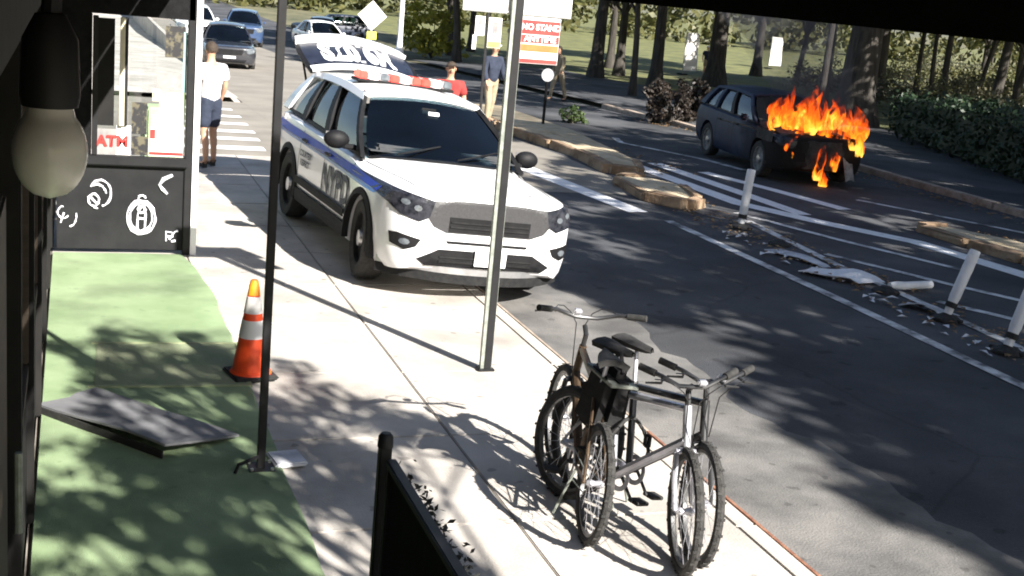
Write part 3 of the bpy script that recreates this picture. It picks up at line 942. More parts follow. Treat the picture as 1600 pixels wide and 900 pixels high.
def greenhouse(parent, P, paint, glass="car_glass", sy=1.0, windows=True, rail_paint=None):
    """P: belt/rail geometry; returns nothing. Side surface runs from the belt line up to the roof rail."""
    bx0, bx1, bz0, bz1, by = P["belt"]
    rx0, rx1, rz0, rz1, ry0, ry1 = P["rail"]
    def side(u, t, s, out=0.0):
        b = Vector((bx0 + (bx1 - bx0) * u, by, bz0 + (bz1 - bz0) * u))
        arch = 0.05 * math.sin(math.pi * min(1, u * 1.02))
        r_ = Vector((rx0 + (rx1 - rx0) * u, ry0 + (ry1 - ry0) * u, rz0 + (rz1 - rz0) * u + arch))
        p = b.lerp(r_, t)
        p.y += 0.035 * math.sin(math.pi * t) + out
        return Vector((p.x, s * p.y * sy, p.z))
    def patch(name, u0, u1, t0, t1, s, m_, out=0.0, thick=0.012, n=5):
        rows = [[side(u0 + (u1 - u0) * i / n, t0 + (t1 - t0) * j / 5, s, out) for j in range(6)] for i in range(n + 1)]
        if s > 0:
            rows = rows[::-1]
        return MB().grid(rows, thick).build(name, m_, parent, smooth=True)
    cuts = P["cuts"]
    for s in (-1, 1):
        for kind, u0, u1, m_ in cuts:
            if kind == "pillar":
                patch("pillar", u0, u1, 0.0, 1.0, s, m_, 0.004, 0.05)
            else:
                patch("side_window", u0, u1, 0.05, 0.90, s, glass, -0.004)
        patch("window_trim", 0.0, 1.0, -0.02, 0.05, s, "trim_black", 0.006, 0.03, 14)
        patch("roof_rail", 0.0, 1.0, 0.90, 1.03, s, rail_paint or paint, 0.006, 0.05, 14)
    # roof
    rows = []
    for i in range(15):
        u = i / 14
        row = []
        for j in range(11):
            v = -1 + 2 * j / 10
            e = side(u, 1.0, 1)
            y = e.y * v
            row.append((e.x + 0.06 * (1 - v * v) * (1 if i == 0 else 0.3), y, e.z + 0.055 * (1 - abs(v) ** 2.4)))
        rows.append(row)
    MB().grid(rows, 0.03).build("roof", paint, parent, smooth=True)
    # windscreen
    rows = []
    for i in range(9):
        t = i / 8
        row = []
        for j in range(13):
            v = -1 + 2 * j / 12
            e = side(0.0, 0.03 + 0.96 * t, 1)
            bul = (1 - v * v)
            row.append((e.x + (0.16 * (1 - t) + 0.06 * t) * bul, (e.y - 0.03) * v, e.z + 0.05 * t * bul - 0.0))
        rows.append(row)
    MB().grid(rows, 0.008).build("windscreen", glass, parent, smooth=True)
    if P.get("rear_glass", True):
        rows = []
        for i in range(5):
            t = i / 4
            rows.append([(side(1.0, 0.03 + 0.96 * t, 1).x - 0.05 * (1 - (j / 4 - 1) ** 2), (side(1.0, 0.03 + 0.96 * t, 1).y - 0.03) * (j / 4 - 1), side(1.0, 0.03 + 0.96 * t, 1).z) for j in range(9)])
        MB().grid(rows, 0.008).build("rear_window", glass, parent, smooth=True)
    return side

# ------------------------------------------------------------------ the police car
PC = empty("police_car", (3.663, 13.35, -0.058), (R(-4.04), 0, R(-85.73)),
           "white police SUV with blue stripes, red roof lights and raised tailgate, parked across the kerb", "car")
body = body_shell(ST_SUV).build("body", "police_white", PC)
cast = Caster(body)
cut_arches(body, (1.51, -1.51), 0.445, 0.40, 0.99)
for x in (1.51, -1.51):
    for s in (-1, 1):
        MB().lathe([(0.425, -0.02), (0.425, 0.045), (0.485, 0.035), (0.50, 0.0), (0.50, -0.02)], (x, s * 0.975 - (0.01 if s > 0 else -0.01), 0.40), axis='Y', n=26, a0=R(-12), a1=R(192)).build("wheel_arch", "cladding", PC, smooth=True) if s > 0 else \
        MB().lathe([(0.425, 0.02), (0.425, -0.045), (0.485, -0.035), (0.50, 0.0), (0.50, 0.02)], (x, s * 0.965, 0.40), axis='Y', n=26, a0=R(-12), a1=R(192)).build("wheel_arch", "cladding", PC, smooth=True)
        wheel_into(PC, x, s * 0.855, 0.392, 0.392, 0.25, s, steer=R(-6) if x > 0 else 0)
MB().box((0, 0, 0.55), (3.6, 1.5, 0.5)).build("underbody", "interior", PC)
for s in (-1, 1):
    MB().grid([[(x, s * 0.975, 0.30), (x, s * 0.985, 0.36), (x, s * 0.982, 0.44)] for x in (1.02, 0, -1.02)], 0.012).build("sill", "cladding", PC)
    MB().grid([[(x, s * 0.997, 0.50), (x, s * 1.000, 0.55), (x, s * 0.998, 0.58)] for x in (1.02, 0, -1.02)], 0.012).build("door_moulding", "cladding", PC)
P_SUV = dict(belt=(1.06, -2.40, 1.115, 1.215, 0.852), rail=(0.14, -2.06, 1.655, 1.665, 0.625, 0.60), rear_glass=False,
             cuts=[("pillar", 0.0, 0.035, "trim_black"), ("window", 0.035, 0.37, 0), ("pillar", 0.365, 0.42, "trim_black"), ("window", 0.42, 0.68, 0),
                   ("pillar", 0.675, 0.725, "trim_black"), ("window", 0.725, 0.93, 0), ("pillar", 0.925, 1.0, "police_white")])
side_fn = greenhouse(PC, P_SUV, "police_white")
# cabin
MB().grid([[(x, y, 1.13 + 0.03 * (x < 0)) for y in (-0.80, 0, 0.80)] for x in (1.02, 0.0, -2.3)], 0.01).build("cabin_floor", "interior", PC).location.z = 0.065
MB().box((0.78, 0, 1.215), (0.42, 1.45, 0.09)).build("dashboard", "interior", PC, bevel=0.03)
for x in (-0.25, -1.15):
    for y in (-0.38, 0.38):
        st = MB().box((x, y, 1.32), (0.16, 0.46, 0.30), rot=Matrix.Rotation(R(-14), 3, 'Y')).build("seat_back", "interior", PC, bevel=0.05)
        MB().box((x - 0.05, y, 1.52), (0.10, 0.24, 0.14)).build("headrest", "interior", st, bevel=0.04)
MB().torus((0.45, 0.38, 1.27), 0.17, 0.016, 'X', 24, 6).build("steering_wheel", "interior", PC)
for (x, y, w_, l_) in ((0.86, 0.10, 0.16, 0.22), (0.84, -0.10, 0.14, 0.10), (0.82, 0.30, 0.10, 0.09)):
    MB().box((x, y, 1.264), (w_, l_, 0.012)).build("paper", "paper", PC)
MB().box((0.36, 0.0, 1.60), (0.05, 0.20, 0.06)).build("rear_view_mirror", "trim_black", PC, bevel=0.02)
MB().box((0.47, 0.02, 1.585), (0.006, 0.12, 0.04), rot=Matrix.Rotation(R(-32), 3, 'Y')).build("toll_tag", "paper", PC)
# front details laid on the nose
def nose(name, poly, m_, off=0.006, parent=PC, maxlen=0.04):
    return conform(name, cast, poly, lambda u, v: (4.0, u, v), (-1, 0, 0), m_, parent, off, maxlen)
def mirror(poly):
    return [(-a, b) for a, b in poly][::-1]
gr = nose("grille", [(-0.60, 0.965), (-0.30, 0.985), (0.30, 0.985), (0.60, 0.965), (0.66, 0.86), (0.56, 0.735), (0.43, 0.685), (-0.43, 0.685), (-0.56, 0.735), (-0.66, 0.86)], "grille_grey", 0.008)
nose("grille_mesh", [(-0.41, 0.835), (0.41, 0.835), (0.41, 0.70), (-0.41, 0.70)], "trim_black", 0.016, gr)
for z in (0.745, 0.79):
    nose("grille_bar", [(-0.40, z + 0.008), (0.40, z + 0.008), (0.40, z - 0.008), (-0.40, z - 0.008)], "cladding", 0.026, gr)
hl = [(0.57, 0.965), (0.74, 0.995), (0.88, 1.015), (0.955, 1.022), (0.978, 0.97), (0.955, 0.90), (0.86, 0.81), (0.70, 0.765), (0.61, 0.81)]
for pl_ in (hl, mirror(hl)):
    h = nose("headlight", pl_, "lens_dark", 0.010)
    sgn = 1 if pl_ is hl else -1
    for yy, zz in ((0.72, 0.885), (0.82, 0.925)):
        nose("lamp", [(sgn * (yy + 0.035 * math.cos(k * 0.7854)), zz + 0.028 * math.sin(k * 0.7854)) for k in range(8)], "lamp_clear", 0.016, h)
vent = [(0.66, 0.60), (0.86, 0.64), (0.915, 0.63), (0.90, 0.53), (0.80, 0.49), (0.70, 0.53)]
for pl_ in (vent, mirror(vent)):
    v_ = nose("bumper_vent", pl_, "trim_black", 0.010)
    sgn = 1 if pl_ is vent else -1
    nose("fog_lamp", [(sgn * (0.80 + 0.045 * math.cos(k * 0.7854)), 0.565 + 0.03 * math.sin(k * 0.7854)) for k in range(8)], "lamp_clear", 0.016, v_)
li = nose("lower_intake", [(-0.68, 0.42), (-0.48, 0.525), (0.48, 0.525), (0.68, 0.42), (0.60, 0.365), (-0.60, 0.365)], "trim_black", 0.010)
for z in (0.415, 0.455):
    nose("intake_bar", [(-0.47, z + 0.007), (0.47, z + 0.007), (0.47, z - 0.007), (-0.47, z - 0.007)], "cladding", 0.020, li)
nose("bumper_slot", [(-0.42, 0.610), (0.42, 0.610), (0.40, 0.585), (-0.40, 0.585)], "trim_black", 0.008)
for z0, z1, m_ in ((0.30, 0.36, "silver"), (0.21, 0.30, "cladding")):
    pts = [[(2.06 + 0.40 * (1 - abs(v) ** 2.6), 0.93 * v, z) for v in [k / 10 for k in range(-10, 11)]] for z in (z0, z1)]
    MB().grid(pts, 0.03).build("skid_plate", m_, PC, smooth=True)
pt = MB().box((2.485, 0.04, 0.475), (0.014, 0.32, 0.165)).build("number_plate", "paper", PC, bevel=0.004)
# bonnet edges and creases
for s in (-1, 1):
    mb = MB()
    rows = []
    for k in range(13):
        x = 2.2 - k * 0.095
        loc, nrm, i_, d_ = cast.hit((x, s * (0.70 + 0.012 * k), 2.0), (0, 0, -1))
        rows.append([(x, s * (0.695 + 0.012 * k), loc.z + 0.003), (x, s * (0.705 + 0.012 * k), loc.z + 0.003)])
    MB().grid(rows).build("bonnet_seam", "trim_black", PC)
    rows = []
    for k in range(13):
        x = 2.28 - k * 0.09
        loc, nrm, i_, d_ = cast.hit((x, s * (0.44 + 0.006 * k), 2.0), (0, 0, -1))
        y = s * (0.44 + 0.006 * k)
        rows.append([(x, y - 0.035, loc.z - 0.002), (x, y - 0.012, loc.z + 0.014), (x, y + 0.012, loc.z + 0.014), (x, y + 0.035, loc.z - 0.002)])
    MB().grid(rows).build("bonnet_crease", "police_white", PC, smooth=True)
MB().grid([[(1.20 - 0.14 * (v * v), 0.80 * v, 1.172 - 0.03 * v * v), (1.10 - 0.14 * v * v, 0.80 * v, 1.182 - 0.03 * v * v)] for v in [k / 8 for k in range(-8, 9)]], 0.01).build("cowl", "trim_black", PC)
for y0 in (-0.55, 0.10):
    MB().tube([(1.13, y0, 1.20), (1.03, y0 + 0.25, 1.245), (0.93, y0 + 0.52, 1.30)], 0.009, 5).build("wiper", "trim_black", PC)
# mirrors
for s in (-1, 1):
    mi = MB().sphere((0.70, s * 1.07, 1.235), (0.085, 0.135, 0.095), 14, 10).build("wing_mirror", "trim_black", PC, smooth=True)
    MB().box((0.72, s * 0.93, 1.175), (0.09, 0.16, 0.05)).build("mirror_arm", "trim_black", mi, bevel=0.015)
    MB().box((0.615, s * 1.07, 1.24), (0.006, 0.19, 0.12)).build("mirror_glass", "silver", mi)
# side livery
def flank(name, shape, s, m_, off=0.009, parent=PC, maxlen=0.035, place=None):
    pf = place or (lambda u, v: (u, s * 2.0, v))
    return conform(name, cast, shape, pf, (0, -s, 0), m_, parent, off, maxlen, skirt=False)
for s in (-1, 1):
    flank("blue_stripe", [(1.95, 0.985), (1.0, 1.03), (0.0, 1.055), (-1.0, 1.075), (-2.3, 1.10), (-2.3, 1.02), (-1.0, 0.995), (0.0, 0.975), (1.0, 0.95), (1.9, 0.93)], s, "police_blue")
    flank("light_stripe", [(1.9, 0.922), (1.0, 0.942), (0.0, 0.967), (-1.0, 0.987), (-2.3, 1.012), (-2.3, 0.985), (-1.0, 0.955), (0.0, 0.935), (1.0, 0.91), (1.85, 0.90)], s, "police_light_blue")
    me = text_mesh("NYPD", 0.40, 0.012)
    flank("letters", me, s, "letter_navy", 0.012, maxlen=0.04, place=lambda u, v, s=s: (0.55 + s * -u * 1.0, s * 2.0, 0.735 + v))
    bpy.data.meshes.remove(me)
    me = text_mesh("COURTESY\nRESPECT", 0.10, 0.003)
    flank("letters", me, s, "letter_navy", 0.012, maxlen=0.04, place=lambda u, v, s=s: (-0.72 + s * -u, s * 2.0, 0.80 + v))
    bpy.data.meshes.remove(me)
    for xs in ((1.02, 1.00), (0.02, 0.0), (-1.02, -1.06)):
        flank("door_seam", [(xs[0], 1.10), (xs[0] + 0.012, 1.10), (xs[1] + 0.012, 0.36), (xs[1], 0.36)], s, "trim_black", 0.003)
    for x in (0.18, -0.82):
        MB().box((x, s * 0.995, 1.005), (0.19, 0.03, 0.035)).build("door_handle", "trim_black", PC, bevel=0.01)
# roof light bar
lb = MB().box((-0.62, 0, 1.785), (0.28, 1.16, 0.035)).build("light_bar", "trim_black", PC, bevel=0.01)
for k in range(9):
    y = -0.50 + k * 0.125
    m_ = ("lamp_red", "lamp_white", "lamp_clear", "lamp_red", "lamp_white", "lamp_red", "lamp_red", "lamp_white", "lamp_clear")[k]
    MB().box((-0.62, y, 1.845), (0.25, 0.112, 0.085), taper=0.86).build("lamp_module", m_, lb, bevel=0.012)
for s in (-1, 1):
    MB().box((-0.62, s * 0.42, 1.755), (0.12, 0.06, 0.05)).build("bar_foot", "trim_black", lb)
MB().lathe([(0.0, 0.10), (0.02, 0.095), (0.035, 0.05), (0.05, 0.0)], (-1.5, -0.25, 1.745), n=14).build("aerial", "trim_black", PC, smooth=True)
MB().box((0.02, -0.63, 1.70), (0.06, 0.05, 0.05)).build("spot_lamp", "lamp_clear", PC, bevel=0.015)
# raised tailgate
def gate(t, v):
    """t from the hinge outward, v across"""
    x = -2.06 - 0.98 * t
    z = 1.70 + 0.30 * t + 0.03 * math.sin(math.pi * t)
    w_ = 0.70 + 0.06 * math.sin(math.pi * t)
    return Vector((x - 0.12 * (1 - v * v) * t, w_ * v, z + 0.10 * (1 - v * v)))
def gpatch(name, t0, t1, v0, v1, m_, lift=0.0, thick=0.02, par=None):
    rows = [[gate(t0 + (t1 - t0) * i / 6, v0 + (v1 - v0) * j / 12) + Vector((0, 0, lift)) for j in range(13)] for i in range(7)]
    o = MB().grid(rows, thick).build(name, m_, par or PC, smooth=True)
    return o
tg = gpatch("tailgate", 0.0, 1.0, -1.0, 1.0, "trim_black", -0.02, 0.03)
gpatch("tailgate_glass", 0.06, 0.80, -0.93, 0.93, "gate_glass", 0.0, 0.012, tg)
gpatch("tailgate_skin", 0.80, 1.02, -1.0, 1.0, "police_white", 0.012, 0.05, tg)
gpatch("spoiler", -0.03, 0.07, -0.98, 0.98, "police_white", 0.012, 0.03, tg)
def number_on_gate():
    me = text_mesh("SZ0/6M", 0.47, 0.028)
    bm = bmesh.new()
    bm.from_mesh(me)
    bmesh.ops.triangulate(bm, faces=bm.faces[:])
    for v in bm.verts:
        # seen from the front: picture-left is the car's right side, letter feet lie towards the hinge
        p = gate(0.44 + v.co.y * 1.5, v.co.x * 0.86)
        v.co = p + Vector((0, 0, 0.016))
    bm.to_mesh(me)
    bm.free()
    me.materials.clear()
    link("letters", me, "paper", tg)
number_on_gate()
for s in (-1, 1):
    MB().tube([(-2.15, s * 0.62, 1.25), (-2.75, s * 0.66, 1.86)], 0.014, 6).build("gas_strut", "trim_black", tg)

# ------------------------------------------------------------------ other cars
def plain_car(name, loc, yaw, paint, label, dims=(4.6, 1.82, 1.5), sedan=False, roll=0.0, pitch=0.0, glass="car_glass", wheels="cladding", lampm="lamp_clear"):
    L_, W_, H_ = dims
    sx, sy, sz = L_ / 5.05, W_ / 1.99, H_ / 1.74
    bz = sz * (0.92 if sedan else 1.0)
    root = empty(name, loc, (roll, pitch, yaw), label, "car")
    b = body_shell(ST_SUV, sx, sy, bz).build("body", paint, root)
    c = Caster(b)
    wr = 0.34 if H_ < 1.6 else 0.37
    cut_arches(b, (1.51 * sx, -1.51 * sx), wr * 1.13, wr + 0.01, 0.99 * sy)
    for x in (1.51 * sx, -1.51 * sx):
        for s in (-1, 1):
            wheel_into(root, x, s * 0.86 * sy, wr, wr, 0.22, s, wheels, "silver")
    MB().box((0, 0, 0.5), (3.4 * sx, 1.45 * sy, 0.4)).build("underbody", "interior", root)
    if sedan:
        P = dict(belt=(0.98 * sx, -1.95 * sx, 1.10 * bz, 1.17 * bz, 0.85), rail=(0.05 * sx, -1.25 * sx, H_ - 0.10, H_ - 0.10, 0.62, 0.58),
                 cuts=[("pillar", 0.0, 0.05, paint), ("window", 0.05, 0.46, 0), ("pillar", 0.455, 0.51, "trim_black"), ("window", 0.51, 0.9, 0), ("pillar", 0.895, 1.0, paint)])
    else:
        P = dict(belt=(1.06 * sx, -2.35 * sx, 1.115 * bz, 1.20 * bz, 0.852), rail=(0.14 * sx, -2.0 * sx, H_ - 0.10, H_ - 0.09, 0.62, 0.60),
                 cuts=[("pillar", 0.0, 0.05, paint), ("window", 0.05, 0.38, 0), ("pillar", 0.375, 0.43, "trim_black"), ("window", 0.43, 0.69, 0), ("pillar", 0.685, 0.74, paint), ("window", 0.74, 0.92, 0), ("pillar", 0.915, 1.0, paint)])
    greenhouse(root, P, paint, glass, sy)
    MB().grid([[(x, y * sy, 1.2 * bz) for y in (-0.8, 0, 0.8)] for x in (0.95 * sx, -2.2 * sx)], 0.01).build("cabin_floor", "interior", root)
    def nz_(nm, poly, m_, off=0.008, par=root):
        return conform(nm, c, [(p[0] * sy, p[1] * bz) for p in poly], lambda u, v: (4.0, u, v), (-1, 0, 0), m_, par, off, 0.06)
    nz_("grille", [(-0.50, 0.93), (0.50, 0.93), (0.44, 0.70), (-0.44, 0.70)], "trim_black")
    for pl_ in (hl, mirror(hl)):
        nz_("headlight", pl_, lampm, 0.012)
    nz_("lower_intake", [(-0.62, 0.50), (0.62, 0.50), (0.55, 0.38), (-0.55, 0.38)], "trim_black")
    nz_("number_plate", [(-0.22, 0.64), (0.22, 0.64), (0.22, 0.54), (-0.22, 0.54)], "paper", 0.016)
    for s in (-1, 1):
        MB().box((0.70 * sx, s * 1.04 * sy, 1.20 * bz), (0.14, 0.18, 0.13)).build("wing_mirror", paint, root, bevel=0.04)
        for xs in (1.0, 0.0, -1.0):
            conform("door_seam", c, [(xs * sx, 1.08 * bz), (xs * sx + 0.012, 1.08 * bz), (xs * sx + 0.012, 0.36), (xs * sx, 0.36)], lambda u, v, s=s: (u, s * 2.0, v), (0, -s, 0), "trim_black", root, 0.003, 0.06, False)
        for x in (0.18 * sx, -0.82 * sx):
            MB().box((x, s * 0.995 * sy, 0.98 * bz), (0.18, 0.025, 0.03)).build("door_handle", "trim_black", root, bevel=0.008)
    return root, c, (sx, sy, bz)

plain_car("parked_car", (5.35, 46.0, gz(46)), R(-94), "car_black", "black saloon driving towards the crossing behind the man in white", (4.7, 1.84, 1.46), True)
plain_car("parked_car", (8.4, 66.0, gz(66)), R(-96), "car_blue", "blue SUV behind the black saloon far up the street", (4.7, 1.88, 1.75))
plain_car("parked_car", (5.6, 62.5, gz(62)), R(-90), "car_white", "white van-like car beside the blue SUV far up the street", (4.9, 1.95, 1.85))
plain_car("parked_car", (12.4, 66.0, gz(66)), R(-80), "car_white", "white car parked far off beyond the thin black awning post", (4.6, 1.85, 1.5), True)
plain_car("parked_car", (15.2, 78.0, gz(78)), R(185), "car_navy", "navy car standing sideways at the far end of the street", (4.9, 1.9, 1.8))
plain_car("parked_car", (13.6, 72.5, gz(72)), R(-100), "car_blue", "grey-blue car parked in front of the navy car", (4.5, 1.8, 1.6))

# ------------------------------------------------------------------ the burning car
BC, bcast, (bsx, bsy, bbz) = plain_car("burning_car", (13.35, 21.75, gz(22) + 0.0), R(-97), "burnt_blue",
    "dark blue car with its bonnet and front wheels in flames", (4.55, 1.84, 1.48), False, lampm="lens_dark", wheels="ash_grey")
def soot():
    """paint burnt off and sooted from the engine bay backwards"""
    nt = MATS["burnt_blue"].node_tree; N, L = nt.nodes, nt.links
    b = N["Principled BSDF"]; src = b.inputs["Base Color"].links[0].from_socket
    tc = N.new("ShaderNodeTexCoord"); sp_ = N.new("ShaderNodeSeparateXYZ"); L.new(tc.outputs["Object"], sp_.inputs[0])
    nz = N.new("ShaderNodeTexNoise"); nz.inputs["Scale"].default_value = 2.4; nz.inputs["Detail"].default_value = 8; L.new(tc.outputs["Object"], nz.inputs["Vector"])
    ad = N.new("ShaderNodeMath"); ad.operation = 'MULTIPLY_ADD'; ad.inputs[1].default_value = 1.8; L.new(nz.outputs["Fac"], ad.inputs[0]); L.new(sp_.outputs[0], ad.inputs[2])
    mr = N.new("ShaderNodeMapRange"); mr.inputs[1].default_value = 1.2; mr.inputs[2].default_value = 2.1; L.new(ad.outputs[0], mr.inputs[0])
    mx = N.new("ShaderNodeMix"); mx.data_type = 'RGBA'; L.new(mr.outputs[0], mx.inputs[0]); L.new(src, mx.inputs[6]); mx.inputs[7].default_value = (0.012, 0.010, 0.009, 1)
    L.new(mx.outputs[2], b.inputs["Base Color"])
    m2 = N.new("ShaderNodeMapRange"); m2.inputs[3].default_value = 0.55; m2.inputs[4].default_value = 0.95; L.new(mr.outputs[0], m2.inputs[0]); L.new(m2.outputs[0], b.inputs["Roughness"])
soot()
ch = MB()
rows = []
for i in range(9):
    x = 2.05 - i * 0.14
    row = []
    for j in range(11):
        y = -0.78 + 1.56 * j / 10
        loc, nrm, i_, d_ = bcast.hit((x, y, 2.5), (0, 0, -1))
        row.append((x, y, (loc.z if loc else 0.9) + 0.012 + 0.02 * math.sin(7 * x + 5 * y) + 0.02 * rng.random()))
    rows.append(row)
ch.grid(rows, 0.006).build("burnt_bonnet", "char", BC)
for s in (-1, 1):
    rows = []
    for i in range(6):
        x = 1.95 - i * 0.15
        rows.append([(x, s * (0.905 + 0.012 * rng.random()) * 1.0, z) for z in (0.72, 0.82, 0.92)])
    MB().grid(rows, 0.004).build("scorched_wing", "char", BC)
rows = []
for z in (0.30, 0.42, 0.55, 0.68, 0.80):
    rows.append([(1.72 + 0.52 * (1 - abs(v) ** 2.4) + 0.03 * rng.random(), 0.90 * v, z + 0.03 * rng.random()) for v in [k / 8 for k in range(-8, 9)]])
MB().grid(rows, 0.01).build("charred_bumper", "char", BC)
MB().sphere((2.10, -0.56, 0.66), (0.05, 0.17, 0.10), 12, 8).build("melted_headlight", "ash_grey", BC, smooth=True)
MB().grid([[(2.16 + 0.06 * j - 0.03 * i, 0.40 + 0.07 * i, 0.62 - 0.09 * j + 0.02 * math.sin(i * 2 + j)) for i in range(4)] for j in range(6)], 0.01).build("hanging_panel", "ash_grey", BC)

def fire_mat():
    M = bpy.data.materials.new("flame")
    M.use_nodes = True
    nt = M.node_tree
    N, L = nt.nodes, nt.links
    for n in list(N):
        if n.type != 'OUTPUT_MATERIAL':
            N.remove(n)
    out = [n for n in N if n.type == 'OUTPUT_MATERIAL'][0]
    tc = N.new("ShaderNodeTexCoord")
    sep = N.new("ShaderNodeSeparateXYZ")
    L.new(tc.outputs["Generated"], sep.inputs[0])
    nz = N.new("ShaderNodeTexNoise")
    nz.inputs["Scale"].default_value = 5.0
    nz.inputs["Detail"].default_value = 4
    mp = N.new("ShaderNodeMapping")
    mp.inputs["Scale"].default_value = (1.0, 1.0, 0.45)
    L.new(tc.outputs["Object"], mp.inputs[0])
    L.new(mp.outputs[0], nz.inputs["Vector"])
    h = N.new("ShaderNodeMath"); h.operation = 'MULTIPLY_ADD'; h.inputs[1].default_value = 1.7; h.inputs[2].default_value = -0.85
    L.new(nz.outputs["Fac"], h.inputs[0])
    s = N.new("ShaderNodeMath"); s.operation = 'ADD'
    L.new(sep.outputs[2], s.inputs[0]); L.new(h.outputs[0], s.inputs[1])
    rp = N.new("ShaderNodeValToRGB")
    e = rp.color_ramp.elements
    e[0].position = 0.0; e[0].color = (1.0, 0.50, 0.07, 1)
    e[1].position = 0.95; e[1].color = (0.10, 0.012, 0.004, 1)
    x = e.new(0.22); x.color = (1.0, 0.27, 0.015, 1)
    x = e.new(0.45); x.color = (0.85, 0.10, 0.006, 1)
    x = e.new(0.70); x.color = (0.42, 0.035, 0.004, 1)
    L.new(s.outputs[0], rp.inputs[0])
    em = N.new("ShaderNodeEmission")
    em.inputs[1].default_value = 0.85
    L.new(rp.outputs[0], em.inputs[0])
    tr = N.new("ShaderNodeBsdfTransparent")
    al = N.new("ShaderNodeMapRange")
    al.inputs[1].default_value = 0.40; al.inputs[2].default_value = 0.95; al.inputs[3].default_value = 0.72; al.inputs[4].default_value = 0.0
    L.new(s.outputs[0], al.inputs[0])
    n2 = N.new("ShaderNodeTexNoise"); n2.inputs["Scale"].default_value = 8; n2.inputs["Detail"].default_value = 3; L.new(mp.outputs[0], n2.inputs["Vector"])
    gap = N.new("ShaderNodeMapRange"); gap.inputs[1].default_value = 0.45; gap.inputs[2].default_value = 0.60
    L.new(n2.outputs["Fac"], gap.inputs[0])
    mu = N.new("ShaderNodeMath"); mu.operation = 'MULTIPLY'
    L.new(al.outputs[0], mu.inputs[0]); L.new(gap.outputs[0], mu.inputs[1])
    mx = N.new("ShaderNodeMixShader")
    L.new(mu.outputs[0], mx.inputs[0]); L.new(tr.outputs[0], mx.inputs[1]); L.new(em.outputs[0], mx.inputs[2])
    L.new(mx.outputs[0], out.inputs[0])
    MATS["flame"] = M
fire_mat()
FI = empty("car_fire", (13.35, 21.75, gz(22)), (0, 0, R(-97)), "orange flames rising from the bonnet and wheel of the dark blue car", "fire")
def tongue(x, y, z, h, r_, seed):
    q = random.Random(seed)
    mb = MB()
    n, mrows = 12, 12
    rows = []
    sway = [q.uniform(-1, 1) for _ in range(6)]
    for i in range(mrows + 1):
        t = i / mrows
        rad = r_ * (math.sin(math.pi * min(1, 0.16 + t * 0.86)) ** 0.9) * (1.25 - 0.75 * t) + 0.002
        cx = r_ * (0.9 * math.sin(3.1 * t + sway[0] * 3) + 0.5 * math.sin(7 * t + sway[1] * 3)) * t + h * 0.10 * sway[2] * t
        cy = r_ * (0.9 * math.sin(2.7 * t + sway[3] * 3) + 0.5 * math.sin(6 * t + sway[4] * 3)) * t - h * 0.05 * t
        row = []
        for k in range(n + 1):
            a = 2 * math.pi * (k % n) / n
            w_ = 1 + 0.35 * math.sin(2 * a + 5 * t + sway[5] * 4) + 0.2 * math.sin(3 * a - 8 * t + sway[1])
            row.append((x + cx + rad * w_ * math.cos(a), y + cy + rad * w_ * math.sin(a), z + h * t))
        rows.append(row)
    mb.grid(rows)
    return mb.build("flame", "flame", FI, smooth=True)
q = random.Random(11)
# right (near) side of the car is -y in car space
for (x, y, z, h, r_) in ((1.75, -0.15, 0.62, 1.05, 0.20), (1.95, -0.40, 0.50, 0.90, 0.17), (1.55, 0.25, 0.85, 0.85, 0.17), (2.05, 0.35, 0.55, 1.00, 0.15), (2.15, 0.62, 0.70, 0.95, 0.14),
                         (1.40, -0.30, 0.95, 0.65, 0.15), (1.48, -0.62, 0.86, 0.80, 0.12), (1.55, -0.74, 0.80, 0.45, 0.10), (1.95, 0.05, 0.62, 0.75, 0.15),
                         (1.45, -0.05, 0.92, 0.90, 0.16), (1.75, 0.62, 0.72, 0.85, 0.15), (1.60, -0.50, 0.82, 0.60, 0.13), (2.28, -0.10, 0.12, 0.75, 0.10), (2.32, 0.02, 0.02, 0.45, 0.08), (2.22, 0.20, 0.30, 0.65, 0.10),
                         (1.55, 0.40, 0.95, 0.75, 0.14), (1.40, 0.55, 0.98, 0.6, 0.12), (2.1, -0.62, 0.45, 0.55, 0.10), (2.0, 0.55, 0.30, 0.85, 0.11)):
    tongue(x, y, z, h, r_, q.random())
for k in range(16):
    x, y = q.choice(((1.50, -0.55), (1.75, -0.2), (1.9, 0.1), (2.1, 0.6)))
    x, y = x + q.gauss(0, 0.12), y + q.gauss(0, 0.12)
    tongue(x, y, 0.98 - 0.10 * (x - 0.9) - (0.25 if x > 2.0 else 0), q.uniform(0.35, 0.95), q.uniform(0.06, 0.13), q.random())

# smoke standing over the fire
def smoke_mat():
    M = bpy.data.materials.new("smoke")
    M.use_nodes = True
    nt = M.node_tree
    N, L = nt.nodes, nt.links
    for n in list(N):
        if n.type != 'OUTPUT_MATERIAL':
            N.remove(n)
    out = [n for n in N if n.type == 'OUTPUT_MATERIAL'][0]
    pv = N.new("ShaderNodeVolumePrincipled")
    pv.inputs["Color"].default_value = (0.22, 0.23, 0.26, 1)
    pv.inputs["Density"].default_value = 0.50
    L.new(pv.outputs[0], out.inputs["Volume"])
    MATS["smoke"] = M
smoke_mat()
rows = []
for i in range(15):
    t = i / 14
    cx, cy, cz = 13.9 - 0.9 * t + 0.2 * math.sin(6 * t), 20.9 + 3.4 * t + 0.3 * math.sin(5 * t), 0.80 + 4.4 * t
    rad = (0.55 + 1.5 * t) * (0.55 if i == 0 else 1.0)
    rows.append([(cx + rad * (1 + 0.16 * math.sin(3 * a + 7 * t) + 0.1 * math.sin(5 * a - 9 * t)) * math.cos(a), cy + rad * (1 + 0.16 * math.cos(2 * a + 6 * t)) * math.sin(a), cz)
                 for a in [2 * math.pi * (k % 18) / 18 for k in range(19)]])
mb = MB()
mb.grid(rows)
mb.f.append(tuple(range(18)))
mb.f.append(tuple(14 * 19 + k for k in range(18)))
